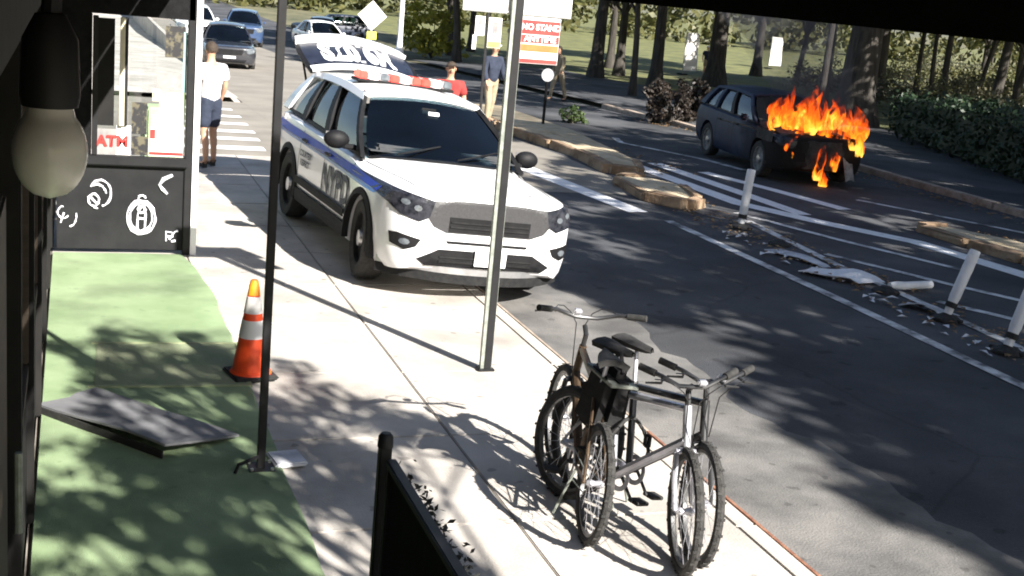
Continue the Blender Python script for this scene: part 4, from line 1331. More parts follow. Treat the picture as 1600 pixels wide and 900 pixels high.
tag(mb.build("smoke", "smoke", None, smooth=True), "dark smoke drifting up from the burning car", "smoke", kind='stuff')

# ================================================================== STREET FURNITURE
sp = empty("sign_post", (3.25, 8.81, 0), label="black and grey sign post in front of the police car with red and white sign", cat="sign post")
MB().prism([(-0.045, -0.02), (-0.045, 0.02), (-0.030, 0.02), (-0.018, -0.012), (0.018, -0.012), (0.030, 0.02), (0.045, 0.02), (0.045, -0.02)], 0.0, 3.25).build("channel", "galvanised", sp)
MB().box((0.012, -0.020, 1.62), (0.056, 0.014, 3.2)).build("dark_strip", "black_paint", sp)
MB().box((0, 0, 0.01), (0.13, 0.10, 0.02)).build("foot", "black_paint", sp, bevel=0.004)
wb = MB().box((0.015, 0.03, 2.90), (0.84, 0.012, 0.36)).build("white_board", "sign_back", sp, bevel=0.004)
MB().box((0.015, 0.022, 2.735), (0.80, 0.006, 0.012)).build("board_rim", "white_metal", wb)
rs = MB().box((0.205, 0.03, 2.545), (0.315, 0.008, 0.345)).build("red_sign", "poster_white", sp, bevel=0.004)
MB().box((0.205, 0.024, 2.640), (0.30, 0.004, 0.10)).build("red_band", "red_print", rs)
MB().box((0.205, 0.024, 2.555), (0.30, 0.004, 0.055)).build("red_band", "red_print", rs)
MB().box((0.205, 0.024, 2.490), (0.30, 0.004, 0.050)).build("red_band", "orange_print", rs)
MB().box((0.205, 0.024, 2.395), (0.30, 0.004, 0.028)).build("red_band", "red_print", rs)
lettering("letters", "NO STAND", 0.060, "poster_white", rs, (0.205, 0.018, 2.640), (1, 0, 0), (0, 0, 1), bold=0.0025)
lettering("letters", "ANYTIME", 0.060, "poster_white", rs, (0.205, 0.018, 2.556), (1, 0, 0), (0, 0, 1), bold=0.002)
for z in (2.86, 2.6):
    MB().box((0.0, 0.018, z), (0.10, 0.03, 0.03)).build("clamp", "galvanised", sp)

# traffic cone
cn = empty("traffic_cone", (1.43, 8.71, 0.014), (0, 0, R(12)), "orange traffic cone with two white bands on the green mat's edge", "cone")
MB().box((0, 0, 0.02), (0.32, 0.32, 0.032)).build("base", "rubber", cn, bevel=0.012)
def cone_r(z): return 0.135 - (z - 0.035) / 0.675 * 0.107
def cone_band(z0, z1, m_, nm, grow=0.0):
    MB().lathe([(cone_r(z0) - 0.01, z0), (cone_r(z0) + grow, z0), (cone_r(z1) + grow, z1), (cone_r(z1) - 0.01, z1)], n=28).build(nm, m_, cn, smooth=True)
MB().lathe([(0.15, 0.036), (0.142, 0.05), (cone_r(0.05), 0.055), (cone_r(0.70), 0.70), (0.022, 0.715), (0.0, 0.716)], n=28).build("body", "cone_orange", cn, smooth=True)
cone_band(0.30, 0.43, "poster_white", "white_band", 0.003)
cone_band(0.48, 0.60, "poster_white", "white_band", 0.003)
MB().lathe([(cone_r(0.61) + 0.002, 0.61), (cone_r(0.70) + 0.002, 0.70), (0.024, 0.718), (0.0, 0.719)], n=20).build("tip", "cone_tip", cn, smooth=True)

# delineator posts on the lane edge
def delineator(x, y, tilt, tdir, label, h=0.92, name="delineator_post"):
    d = empty(name, (x, y, gz(y) + 0.008), (0, 0, 0), label, "delineator", "white delineator posts along the bike lane")
    b = MB().lathe([(0.0, 0.07), (0.06, 0.07), (0.085, 0.055), (0.15, 0.03), (0.17, 0.0), (0, 0)], n=8).build("base", "rubber", d, bevel=0.006)
    for k in range(4):
        a = k * math.pi / 2 + 0.4
        MB().box((0.13 * math.cos(a), 0.13 * math.sin(a), 0.02), (0.10, 0.07, 0.035), rz=a).build("base_lug", "rubber", b, bevel=0.008)
    ax = Vector((math.cos(tdir), math.sin(tdir), 0))
    top = Vector((0, 0, 1)) * math.cos(tilt) + ax * math.sin(tilt)
    s0 = Vector((0, 0, 0.07))
    pts = [s0, s0 + top * 0.10, s0 + top * 0.2, s0 + top * (h - 0.08), s0 + top * (h - 0.07)]
    MB().tube(pts, [0.045, 0.048, 0.06, 0.06, 0.054], 14).build("tube", "plastic_white", d, smooth=True)
    for z0, z1 in ((0.48, 0.55), (0.60, 0.67)):
        MB().tube([s0 + top * z0, s0 + top * z1], 0.0618, 14, cap=False).build("reflector_band", "paper", d, smooth=True)
    MB().tube([s0 + top * 0.07, s0 + top * 0.13], 0.064, 12).build("collar", "rubber", d)
    return d
delineator(9.17, 15.4, R(4), 0.2, "upright white delineator post below the burning car", 0.84)
delineator(9.02, 10.62, R(19), 0.1, "leaning white delineator post before the leafy island", 0.80)
delineator(8.84, 9.46, R(18), 0.2, "leaning white delineator post cut by the picture's right edge", 0.80)
def fallen(x, y, yaw, label, ln=0.62):
    d = empty("fallen_delineator", (x, y, gz(y) + 0.008), (0, 0, yaw), label, "delineator")
    b = MB().lathe([(0.0, 0.07), (0.06, 0.07), (0.085, 0.055), (0.15, 0.03), (0.17, 0.0), (0, 0)], n=8).build("base", "rubber", d, bevel=0.006)
    if ln:
        MB().tube([(0.05, 0, 0.075), (0.16, 0, 0.075), (0.3, 0, 0.06), (ln, 0, 0.055)], [0.035, 0.045, 0.05, 0.048], 12).build("tube", "plastic_white", d, smooth=True)
    return d
fallen(9.08, 11.8, R(12), "knocked-over white delineator lying beside the leaning one", 0.75)
fallen(9.15, 14.3, R(-70), "bare black delineator base beyond the crumpled white sheeting", 0)
def crumple(name, x, y, yaw, lx, ly, hgt, label, m_="dirty_white", seed=1):
    q = random.Random(seed)
    rows = []
    ph = [q.uniform(0, 6) for _ in range(6)]
    for i in range(9):
        row = []
        for j in range(7):
            u, v = i / 8, j / 6
            e = 1 - 0.25 * math.sin(3 * v + ph[0]) * (u > 0.8)
            z = hgt * (0.5 + 0.3 * math.sin(5 * u + ph[1]) + 0.3 * math.sin(4 * v + ph[2] + 2 * u)) * (0.3 + math.sin(math.pi * u)) * 0.7
            row.append(((u - 0.5) * lx * e, (v - 0.5) * ly * (1 - 0.3 * u), max(0.006, z) + 0.01))
        rows.append(row)
    o = MB().grid(rows, 0.008).build(name, m_, None)
    o.location = (x, y, gz(y) + 0.006)
    o.rotation_euler = (0, 0, yaw)
    return tag(o, label, "debris")
crumple("crumpled_sheet", 8.86, 12.45, R(-55), 0.85, 0.42, 0.16, "crumpled white plastic sheet lying on the white lane line", "plastic_white", 3)
crumple("flattened_panel", 8.95, 13.5, R(-78), 0.95, 0.30, 0.06, "flattened pale panel just beyond the crumpled white sheet", "dirty_white", 5)
crumple("broken_panel", 9.05, 11.0, R(-60), 0.55, 0.26, 0.08, "small broken pale panel between the fallen and the leaning delineator", "dirty_white", 8)
litter("road_debris", "white plastic splinters scattered between the two lane lines", [(8.45, 9.0, 8.5, 15.0)], 60, 0.06, "plastic_white", 0.014)

# park side signs
ps = empty("parking_sign_post", (8.36, 25.4, gz(25.4) + 0.17), label="dark sign post behind the man in navy, carrying small white signs", cat="sign post")
MB().box((0, 0, 1.36), (0.05, 0.04, 2.72)).build("shaft", "black_paint", ps)
for (x, z, w_, h_, m_) in ((-0.17, 2.20, 0.21, 0.40, "poster_white"), (0.16, 2.08, 0.29, 0.62, "poster_white"), (-0.27, 1.86, 0.09, 0.30, "sign_back")):
    s_ = MB().box((x, -0.03, z - 0.10), (w_, 0.008, h_)).build("plate", m_, ps, bevel=0.003)
    if w_ > 0.25:
        MB().box((x, -0.037, z - 0.34), (w_ - 0.02, 0.004, 0.12)).build("yellow_strip", "yellow_print", s_)
    if m_ == "poster_white":
        MB().box((x, -0.037, z), (w_ * 0.4, 0.004, h_ * 0.4)).build("grey_print", "poster_grey", s_)
rd = empty("disc_sign_post", (10.45, 27.1, gz(27.1) + 0.16), label="low dark post with a small white disc on the sandy island", cat="sign post")
MB().tube([(0, 0, 0), (0, 0, 1.30)], 0.035).build("shaft", "charcoal", rd)
MB().lathe([(0, -0.012), (0.15, -0.012), (0.15, 0.0), (0, 0.0)], (-0.02, -0.05, 1.12), axis='Y', n=20).build("disc", "paper", rd)
dm = empty("diamond_sign", (10.3, 45.0, gz(45)), (0, 0, R(-8)), "diamond road sign on a post above the police car's open tailgate", "sign")
MB().box((0, 0.03, 1.15), (0.07, 0.06, 2.3)).build("shaft", "galvanised", dm)
MB().prism([(0, 1.62), (0.52, 2.15), (0, 2.68), (-0.52, 2.15)], -0.02, 0.0, 'XZ').build("plate", "poster_white", dm)
MB().box((0.0, -0.03, 2.15), (0.05, 0.012, 0.9)).build("plate_print", "sign_back", dm)
MB().box((0.02, -0.02, 1.45), (0.34, 0.012, 0.28)).build("lower_plate", "yellow_print", dm)
lp = empty("white_lamp_post", (14.6, 58.0, gz(58)), label="white street lamp post beside the yellow-green bush", cat="lamp post")
MB().lathe([(0.20, 0), (0.20, 0.6), (0.15, 0.7), (0.12, 1.2), (0.10, 6.5), (0.0, 6.5)], n=16).build("shaft", "white_metal", lp, smooth=True)
MB().tube([(0, 0, 6.3), (0.5, -0.4, 6.9), (1.6, -1.2, 7.0)], [0.07, 0.06, 0.05]).build("arm", "white_metal", lp)
MB().box((1.75, -1.32, 6.98), (0.5, 0.3, 0.1), rz=-0.65).build("lantern", "lamp_clear", lp, bevel=0.03)

# black fence with a ragged creeper, bottom of the view
fe = empty("barrier_fence", (1.45, 4.79, 0), label="black barrier fence with ragged creeper at the bottom of the view", cat="fence")
MB().box((0, 0, 0.51), (0.052, 0.052, 1.02)).build("post", "black_paint", fe, bevel=0.006)
MB().lathe([(0.0, 0.062), (0.02, 0.060), (0.032, 0.045), (0.034, 0.0), (0, 0)], (0, 0, 1.0), n=16).build("post_cap", "black_paint", fe, smooth=True)
MB().box((0.01, -2.1, 0.955), (0.045, 4.06, 0.035)).build("top_rail", "black_paint", fe, bevel=0.005)
MB().box((0.01, -2.1, 0.08), (0.045, 4.06, 0.035)).build("bottom_rail", "black_paint", fe, bevel=0.005)
MB().box((0.01, -0.085, 0.51), (0.035, 0.03, 0.86)).build("stile", "black_paint", fe)
MB().box((0.01, -2.1, 0.51), (0.012, 4.0, 0.84)).build("mesh_panel", "black_matt", fe)
MB().box((0, -4.15, 0.51), (0.052, 0.052, 1.02)).build("post", "black_paint", fe, bevel=0.006)
q = random.Random(5)
vs_, fs_ = [], []
for k in range(2600):
    y = -0.10 - q.random() ** 0.8 * 3.8
    spike = 0.5 + 0.5 * math.sin(y * 31 + 2 * math.sin(y * 9))
    dep = 0.025 + 0.05 * spike
    p = Vector((0.035 + q.random() * dep, y, 0.972 - q.random() * 0.30 + 0.03 * spike * q.random()))
    s_ = q.uniform(0.006, 0.016)
    u_ = Vector((q.gauss(0, 1), q.gauss(0, 1), q.gauss(0, 1))).normalized()
    w_ = u_.cross(Vector((q.gauss(0, 1), q.gauss(0, 1), q.gauss(0, 1)))).normalized()
    o_ = len(vs_)
    vs_ += [p - u_ * s_ * 1.6, p + w_ * s_ * 0.7, p + u_ * s_ * 1.6, p - w_ * s_ * 0.7]
    fs_.append((o_, o_ + 1, o_ + 2, o_ + 3))
me = bpy.data.meshes.new("creeper")
me.from_pydata([tuple(p) for p in vs_], [], fs_)
mat("creeper_black", (0.006, 0.008, 0.006), (0.016, 0.018, 0.014), rough=0.8, scale=8)
tag(link("creeper", me, "creeper_black", fe), kind='stuff')

# ================================================================== BICYCLES
def bicycle(loc, yaw, lean, frame_m, fork_m, label, steer=0.0, bw=1.0, rise=0.0):
    """local +x is forward, origin on the ground midway between the wheels"""
    b = empty("bicycle", loc, (0, 0, 0), label, "bicycle", "bicycles parked on the pavement")
    b.rotation_mode = 'QUATERNION'
    b.rotation_quaternion = (Matrix.Rotation(yaw, 3, 'Z') @ Matrix.Rotation(lean, 3, 'X')).to_quaternion()
    WR = 0.335
    rear, front = Vector((-0.53, 0, WR)), Vector((0.53, 0, WR))
    def wheel(c, parent, name="wheel"):
        w = empty(name, c)
        w.parent = parent
        MB().torus((0, 0, 0), WR - 0.024, 0.026, 'Y', 40, 8).build("tyre", "tyre", w, smooth=True)
        mb = MB()
        for k in range(48):
            a = 2 * math.pi * k / 48
            mb.box(((WR + 0.001) * math.cos(a), 0.012 * (1 if k % 2 else -1), (WR + 0.001) * math.sin(a)), (0.005, 0.022, 0.014), rot=Matrix.Rotation(-a, 3, 'Y'))
        tag(mb.build("tread", "tyre", w), kind="stuff")
        MB().lathe([(WR - 0.062, -0.011), (WR - 0.040, -0.013), (WR - 0.040, 0.013), (WR - 0.062, 0.011)], axis='Y', n=40, close=True).build("rim", "bike_rim", w, smooth=True)
        mb = MB()
        for k in range(20):
            a = 2 * math.pi * k / 20
            s_ = 0.03 if k % 2 else -0.03
            a2 = a + (0.5 if k % 4 < 2 else -0.5)
            mb.tube([(0.022 * math.cos(a2), s_, 0.022 * math.sin(a2)), ((WR - 0.055) * math.cos(a), 0, (WR - 0.055) * math.sin(a))], 0.0016, 4)
        tag(mb.build("spokes", "bike_silver", w), kind="stuff")
        MB().lathe([(0.0, -0.05), (0.012, -0.05), (0.024, -0.03), (0.016, 0), (0.024, 0.03), (0.012, 0.05), (0, 0.05)], axis='Y', n=12).build("hub", "bike_silver", w, smooth=True)
        return w
    wheel(rear, b)
    bb = Vector((-0.10, 0, 0.29))
    seat_top = Vector((-0.24, 0, 0.78))
    head_b, head_t = Vector((0.40, 0, 0.68)), Vector((0.355, 0, 0.84))
    fr = MB()
    fr.tube([bb, seat_top], 0.021, 8); fr.tube([seat_top - Vector((0, 0, 0.03)), head_t], 0.022, 8)
    fr.tube([bb, head_b], 0.028, 8); fr.tube([head_b - Vector((-0.008, 0, 0.03)), head_t + Vector((-0.006, 0, 0.02))], 0.024, 10)
    for s in (-1, 1):
        fr.tube([bb + Vector((0, s * 0.03, 0)), rear + Vector((0.05, s * 0.06, 0)), rear + Vector((0, s * 0.065, 0))], 0.010, 6)
        fr.tube([seat_top + Vector((0, s * 0.025, -0.05)), rear + Vector((0.06, s * 0.055, 0.1)), rear + Vector((0, s * 0.065, 0))], 0.009, 6)
    fr.build("frame", frame_m, b, smooth=True)
    MB().tube([seat_top, seat_top + Vector((-0.05, 0, 0.17))], 0.013, 8).build("seat_post", "bike_silver", b)
    sd = seat_top + Vector((-0.06, 0, 0.19))
    rows = []
    for i in range(10):
        t = i / 9
        w_ = 0.075 * (1 - t) ** 0.7 + 0.018
        rows.append([(sd.x - 0.13 + 0.27 * t, sd.y + w_ * v, sd.z + 0.035 - 0.028 * abs(v) ** 2 + 0.012 * (1 - t)) for v in (-1, -0.6, 0, 0.6, 1)])
    MB().grid(rows, 0.035).build("saddle", "rubber", b, smooth=True)
    # steering assembly
    axis = (head_t - head_b).normalized()
    st = empty("front_fork", head_b)
    st.parent = b
    st.rotation_mode = 'QUATERNION'
    st.rotation_quaternion = Matrix.Rotation(steer, 3, axis).to_quaternion()
    f_ = MB()
    fr_l = front - head_b
    f_.tube([(0.012, -0.05, -0.06), (0.006, 0, -0.045), (0.012, 0.05, -0.06)], 0.018, 8)
    for s in (-1, 1):
        f_.tube([(0.012, s * 0.05, -0.06), (0.05, s * 0.056, -0.2), fr_l + Vector((-0.02, s * 0.058, 0.04)), fr_l + Vector((0, s * 0.055, 0))], [0.017, 0.016, 0.013, 0.011], 8)
    f_.build("fork_blades", fork_m, st, smooth=True)
    wheel(fr_l, st, "front_wheel")
    top = head_t - head_b
    MB().tube([top, top + axis * 0.10, top + axis * 0.12 + Vector((0.06, 0, 0.02))], 0.016, 8).build("stem", "bike_black", st)
    hb = top + axis * 0.12 + Vector((0.07, 0, 0.02 + rise))
    pts = [hb + Vector((-0.12, -0.32 * bw, 0.06)), hb + Vector((-0.03, -0.20 * bw, 0.04)), hb + Vector((0, -0.07, 0)), hb + Vector((0, 0.07, 0)), hb + Vector((-0.03, 0.20 * bw, 0.04)), hb + Vector((-0.12, 0.32 * bw, 0.06))]
    bar = MB().tube(pts, 0.013, 8).build("handlebar", "bike_black", st, smooth=True)
    for s in (-1, 1):
        MB().tube([hb + Vector((-0.06, s * 0.24 * bw, 0.046)), hb + Vector((-0.128, s * 0.335 * bw, 0.063))], 0.020, 10).build("grip", "rubber", bar, smooth=True)
        MB().tube([hb + Vector((-0.02, s * 0.20 * bw, 0.03)), hb + Vector((0.03, s * 0.22 * bw, 0.02)), hb + Vector((0.0, s * 0.32 * bw, 0.01))], [0.010, 0.008, 0.006], 6).build("brake_lever", "bike_black", bar)
        MB().tube([hb + Vector((0.0, s * 0.20, 0.03)), hb + Vector((0.06, s * 0.17, 0.045)), hb + Vector((0.10, s * 0.12, 0.035)), hb + Vector((0.11, s * 0.07, 0.0)), hb + Vector((0.08, s * 0.03, -0.06)), (0.03, s * 0.02, 0.0)], 0.0035, 5).build("brake_cable", "bike_black", bar)
    MB().box(hb + Vector((0.02, 0.05, 0.03)), (0.04, 0.05, 0.03)).build("bell", "bike_silver", bar, bevel=0.008)
    # transmission
    MB().lathe([(0.06, 0.045), (0.088, 0.045), (0.088, 0.05), (0.06, 0.05)], bb, axis='Y', n=28, close=True).build("chainring", "bike_silver", b)
    cm = MB()
    cm.tube([bb + Vector((0, -0.05, 0)), bb + Vector((0, 0.06, 0))], 0.018, 8)
    cm.tube([bb + Vector((0, 0.065, 0)), bb + Vector((0.12, 0.075, -0.11))], 0.010, 6)
    cm.tube([bb + Vector((0, -0.065, 0)), bb + Vector((-0.12, -0.075, 0.11))], 0.010, 6)
    cm.build("crank", "bike_black", b)
    for s in (-1, 1):
        MB().box(bb + Vector((s * 0.12, s * 0.125, -s * 0.11)), (0.09, 0.09, 0.022)).build("pedal", "rubber", b, bevel=0.005)
    MB().tube([bb + Vector((0, 0.048, 0.086)), rear + Vector((0, 0.048, 0.04))], 0.004, 5).tube([bb + Vector((0, 0.048, -0.086)), rear + Vector((0.03, 0.048, -0.07)), rear + Vector((0, 0.048, -0.04))], 0.004, 5).build("chain", "galvanised", b)
    MB().tube([bb + Vector((-0.12, 0.04, 0.0)), Vector((-0.25, 0.20 if lean < 0 else 0.13, 0.02))], 0.008, 6).build("kickstand", "galvanised", b)
    return b
def place_bike(rx, ry, fx, fy, lean, **k):
    yaw = math.atan2(fy - ry, fx - rx)
    return bicycle(((rx + fx) / 2, (ry + fy) / 2, 0.0), yaw, lean, **k)
place_bike(2.87, 5.80, 3.08, 6.86, R(5), frame_m="bike_bronze", fork_m="bike_black", label="dark bronze bicycle facing the police car, wide flat handlebar on top", steer=R(4), rise=0.05)
place_bike(2.95, 6.42, 3.22, 5.38, R(-8), frame_m="bike_silver", fork_m="bike_silver", label="silver bicycle facing the camera between the two dark ones", steer=R(-30), bw=0.78)
place_bike(3.08, 6.50, 3.34, 5.46, R(-10), frame_m="bike_black", fork_m="bike_black", label="black bicycle nearest the kerb, facing the camera", steer=R(-26), bw=0.78)
bg = MB().box((0, 0, 0.06), (0.20, 0.34, 0.40), taper=0.8)
bgo = empty("bike_bag", (3.04, 6.12, 0.66), (0.1, 0.15, 0.1), "dark bag strapped on the dark bronze bicycle behind its saddle", "bag")
bg.build("pouch", "cladding", bgo, smooth=True, bevel=0.05)
MB().tube([(0, -0.10, 0.25), (0, -0.02, 0.34), (0, 0.08, 0.25)], 0.012, 6).build("strap", "rubber", bgo)
MB().box((0, 0, 0.19), (0.185, 0.315, 0.02)).build("flap_edge", "galvanised", bgo, bevel=0.005)

lk = empty("bike_lock", (3.12, 5.95, 0.0), (0, 0, 0.2), "black cable lock looped between the bicycle frames", "lock")
MB().tube([(0.16 * math.cos(a), 0.05 * math.sin(2 * a), 0.50 + 0.15 * math.sin(a)) for a in [k * 0.349 for k in range(19)]], 0.011, 6).build("cable", "rubber", lk, smooth=True)
MB().box((0.16, 0.0, 0.50), (0.035, 0.05, 0.08)).build("lock_body", "cladding", lk, bevel=0.01)

# ================================================================== PEOPLE
def skinned(name, joints, edges, material, parent, sub=2):
    """one continuous surface grown round a skeleton: joints {name: (pos, (rx, ry))}"""
    keys = list(joints)
    me = bpy.data.meshes.new(name)
    me.from_pydata([joints[k][0] for k in keys], [(keys.index(a), keys.index(b)) for a, b in edges], [])
    o = link(name, me, material, parent)
    md = o.modifiers.new("skin", 'SKIN')
    md.use_smooth_shade = True
    sv = me.skin_vertices[0].data
    for i, k in enumerate(keys):
        r_ = joints[k][1]
        sv[i].radius = r_ if hasattr(r_, '__len__') else (r_, r_)
        sv[i].use_root = (i == 0)
    s_ = o.modifiers.new("sub", 'SUBSURF')
    s_.levels = s_.render_levels = sub
    bpy.context.view_layer.update()
    m_ = MATS[material]
    baked(o)
    if not o.data.materials:
        o.data.materials.append(m_)
    for p in o.data.polygons:
        p.use_smooth = True
    return o

def person(loc, yaw, label, h=1.75, top="shirt_white", legs="cloth_navy", short=True, hat=None, lean=0.0, stride=0.10, arms=((0.0, 0.06), (0.0, 0.02)), long_sleeve=False, detail=True, head_turn=0.0):
    """local +y is the way the person faces"""
    root = empty("person", loc, (0, 0, yaw), label, "person")
    root.scale = (h / 1.75,) * 3
    J = {"pelvis": ((0, 0, 0.97), (0.135, 0.095))}
    J["waist"] = ((0, 0.01 + lean * 0.15, 1.12), (0.125, 0.085))
    J["chest"] = ((0, 0.01 + lean * 0.35, 1.33), (0.15, 0.105))
    J["neck0"] = ((0, lean * 0.5, 1.475), (0.062, 0.058))
    J["neck1"] = ((0, 0.015 + lean * 0.58, 1.545), (0.052, 0.052))
    J["head1"] = ((0, 0.03 + lean * 0.62, 1.61), (0.070, 0.080))
    J["head2"] = ((0, 0.02 + lean * 0.64, 1.68), (0.078, 0.092))
    J["head3"] = ((0, 0.01 + lean * 0.66, 1.735), (0.052, 0.062))
    E_ = [("pelvis", "waist"), ("waist", "chest"), ("chest", "neck0"), ("neck0", "neck1"), ("neck1", "head1"), ("head1", "head2"), ("head2", "head3")]
    for s, n in ((-1, "l"), (1, "r")):
        ay, ax = arms[0 if s < 0 else 1]
        J["sho" + n] = ((s * 0.195, lean * 0.42, 1.405), 0.060)
        J["elb" + n] = ((s * (0.235 + ax), -0.02 + ay * 0.4 + lean * 0.3, 1.15), 0.043)
        J["wri" + n] = ((s * (0.245 + ax), 0.05 + ay + lean * 0.2, 0.92), 0.028)
        J["pal" + n] = ((s * (0.243 + ax), 0.065 + ay + lean * 0.2, 0.845), (0.020, 0.038))
        E_ += [("chest", "sho" + n), ("sho" + n, "elb" + n), ("elb" + n, "wri" + n), ("wri" + n, "pal" + n)]
        if detail:
            p = J["pal" + n][0]
            for q_, (dy, ln) in enumerate(((-0.028, 0.060), (-0.009, 0.075), (0.010, 0.080), (0.028, 0.070))):
                J["fa%d%s" % (q_, n)] = ((p[0] - s * 0.004, p[1] + dy, p[2] - 0.035), 0.0095)
                J["fb%d%s" % (q_, n)] = ((p[0] - s * 0.020, p[1] + dy + 0.006, p[2] - 0.035 - ln), 0.0075)
                E_ += [("pal" + n, "fa%d%s" % (q_, n)), ("fa%d%s" % (q_, n), "fb%d%s" % (q_, n))]
            J["th" + n] = ((p[0] - s * 0.012, p[1] + 0.055, p[2] - 0.015), 0.0105)
            J["th2" + n] = ((p[0] - s * 0.022, p[1] + 0.062, p[2] - 0.055), 0.008)
            E_ += [("pal" + n, "th" + n), ("th" + n, "th2" + n)]
        f = stride * s
        J["hip" + n] = ((s * 0.085, 0, 0.90), (0.088, 0.092))
        J["kne" + n] = ((s * 0.095, f * 0.7 + 0.02, 0.50), (0.058, 0.060))
        J["cal" + n] = ((s * 0.097, f * 0.9 - 0.02, 0.36), (0.052, 0.056))
        J["ank" + n] = ((s * 0.10, f * 1.1 - 0.03, 0.10), (0.036, 0.040))
        J["toe" + n] = ((s * 0.115, f * 1.1 + 0.13, 0.045), (0.038, 0.030))
        E_ += [("pelvis", "hip" + n), ("hip" + n, "kne" + n), ("kne" + n, "cal" + n), ("cal" + n, "ank" + n), ("ank" + n, "toe" + n)]
    skinned("body", J, E_, "skin_tan", root)
    def sub_skin(nm, ks, es, m_, grow, repl=None):
        JJ = {}
        for k in ks:
            p, r_ = (repl or {}).get(k, J.get(k)) if not (repl and k in repl) else repl[k]
            r_ = r_ if hasattr(r_, '__len__') else (r_, r_)
            JJ[k] = (p, (r_[0] + grow, r_[1] + grow))
        return skinned(nm, JJ, es, m_, root)
    mid = {}
    for n in "lr":
        a, b = Vector(J["sho" + n][0]), Vector(J["elb" + n][0])
        c = Vector(J["wri" + n][0])
        mid["slv" + n] = (tuple(a.lerp(b, 0.72)), 0.056)
        mid["cuf" + n] = (tuple(b.lerp(c, 0.93)), 0.034)
        h_, k_ = Vector(J["hip" + n][0]), Vector(J["kne" + n][0])
        mid["hem" + n] = (tuple(h_.lerp(k_, 0.88)), (0.083, 0.083))
    mid["tail"] = ((0, 0, 0.84), (0.150, 0.112))
    mid["belt"] = ((0, 0, 1.06), (0.130, 0.090))
    ks = ["tail", "waist", "chest", "neck0"]
    es = [("tail", "waist"), ("waist", "chest"), ("chest", "neck0")]
    for n in "lr":
        if long_sleeve:
            ks += ["sho" + n, "elb" + n, "cuf" + n]
            es += [("chest", "sho" + n), ("sho" + n, "elb" + n), ("elb" + n, "cuf" + n)]
        else:
            ks += ["sho" + n, "slv" + n]
            es += [("chest", "sho" + n), ("sho" + n, "slv" + n)]
    sub_skin("shirt", ks, es, top, 0.028, mid)
    ks, es = ["belt", "pelvis"], [("belt", "pelvis")]
    for n in "lr":
        if short:
            ks += ["hip" + n, "hem" + n]
            es += [("pelvis", "hip" + n), ("hip" + n, "hem" + n)]
        else:
            ks += ["hip" + n, "kne" + n, "ank" + n]
            es += [("pelvis", "hip" + n), ("hip" + n, "kne" + n), ("kne" + n, "ank" + n)]
    sub_skin("shorts" if short else "trousers", ks, es, legs, 0.017, mid)
    for n in "lr":
        a, t = Vector(J["ank" + n][0]), Vector(J["toe" + n][0])
        JJ = {"h": (tuple(a + Vector((0, -0.03, -0.045))), (0.042, 0.042)), "m": (tuple(a.lerp(t, 0.5) + Vector((0, 0, -0.022))), (0.044, 0.040)), "t": (tuple(t + Vector((0, 0.02, -0.003))), (0.046, 0.034)), "u": (tuple(a + Vector((0, -0.015, 0.0))), (0.044, 0.044))}
        skinned("shoe", JJ, [("h", "m"), ("m", "t"), ("h", "u")], "shoe_dark", root, 1)
    hx, hy, hz = J["head2"][0]
    hd = MB()
    rows = []
    for i in range(9):
        t = math.pi * 0.56 * i / 8
        rows.append([(hx + 0.088 * math.sin(t) * math.cos(a), hy - 0.012 + (0.100 * math.sin(t) - (0.0 if math.sin(a) < 0.2 else 0.022 * i / 8)) * math.sin(a), hz + 0.005 + 0.095 * math.cos(t) + (0.035 * (i / 8) ** 2 if math.sin(a) > 0.2 else -0.02 * (i / 8) ** 2)) for a in [2 * math.pi * (k % 16) / 16 for k in range(17)]])
    hd.grid(rows)
    hd.build("cap" if hat else "hair", hat or "hair_dark", root, smooth=True)
    if hat:
        MB().grid([[(hx + 0.075 * v, hy + 0.085 + 0.07 * t * (1 - 0.5 * v * v), hz + 0.045 - 0.015 * t) for v in (-1, -0.5, 0, 0.5, 1)] for t in (0, 0.5, 1)], 0.006).build("cap_peak", hat, root)
    if detail:
        fy = hy + 0.075
        MB().sphere((hx, fy + 0.024, hz - 0.040), (0.012, 0.020, 0.022), 8, 6).build("nose", "skin_tan", root, smooth=True)
        for s in (-1, 1):
            MB().sphere((hx + s * 0.030, fy + 0.004, hz - 0.012), (0.011, 0.008, 0.007), 8, 6).build("eye", "shoe_dark", root, smooth=True)
            MB().sphere((hx + s * 0.078, hy - 0.005, hz - 0.025), (0.010, 0.020, 0.030), 8, 6).build("ear", "skin_tan", root, smooth=True)
        MB().sphere((hx, fy + 0.004, hz - 0.080), (0.024, 0.008, 0.006), 8, 6).build("mouth", "cloth_red", root, smooth=True)
    return root
person((2.04, 18.25, 0.0), R(28), "man in a white T-shirt and navy shorts standing beside the partition", 1.76, "shirt_white", "cloth_navy", True, None, 0.0, 0.05, ((0.05, 0.03), (0.10, 0.02)))
person((8.75, 26.0, gz(26) + 0.2), R(200), "man in a navy jacket and pale cap behind the police car's roof", 1.72, "cloth_navy", "cloth_khaki", False, "paper", 0.05, 0.08, ((0.12, 0.02), (0.12, 0.02)), True)
person((6.02, 19.85, gz(19)), R(170), "person in a dark red shirt behind the police car's roof lights", 1.74, "cloth_red", "cloth_navy", False, "hair_dark", 0.0, 0.05, ((0.1, 0.02), (0.1, 0.02)), False)
person((14.85, 37.7, gz(37.7)), R(110), "person in khaki walking in the park behind the red sign", 1.72, "cloth_khaki", "cloth_khaki", False, None, 0.12, 0.22, ((0.15, 0.02), (-0.05, 0.02)), True, detail=False)
person((36.2, 68.5, gz(68.5)), R(180), "person in a navy top and pale shorts beside the white banner", 1.8, "cloth_navy", "cloth_khaki", True, "paper", 0.0, 0.05, detail=False)

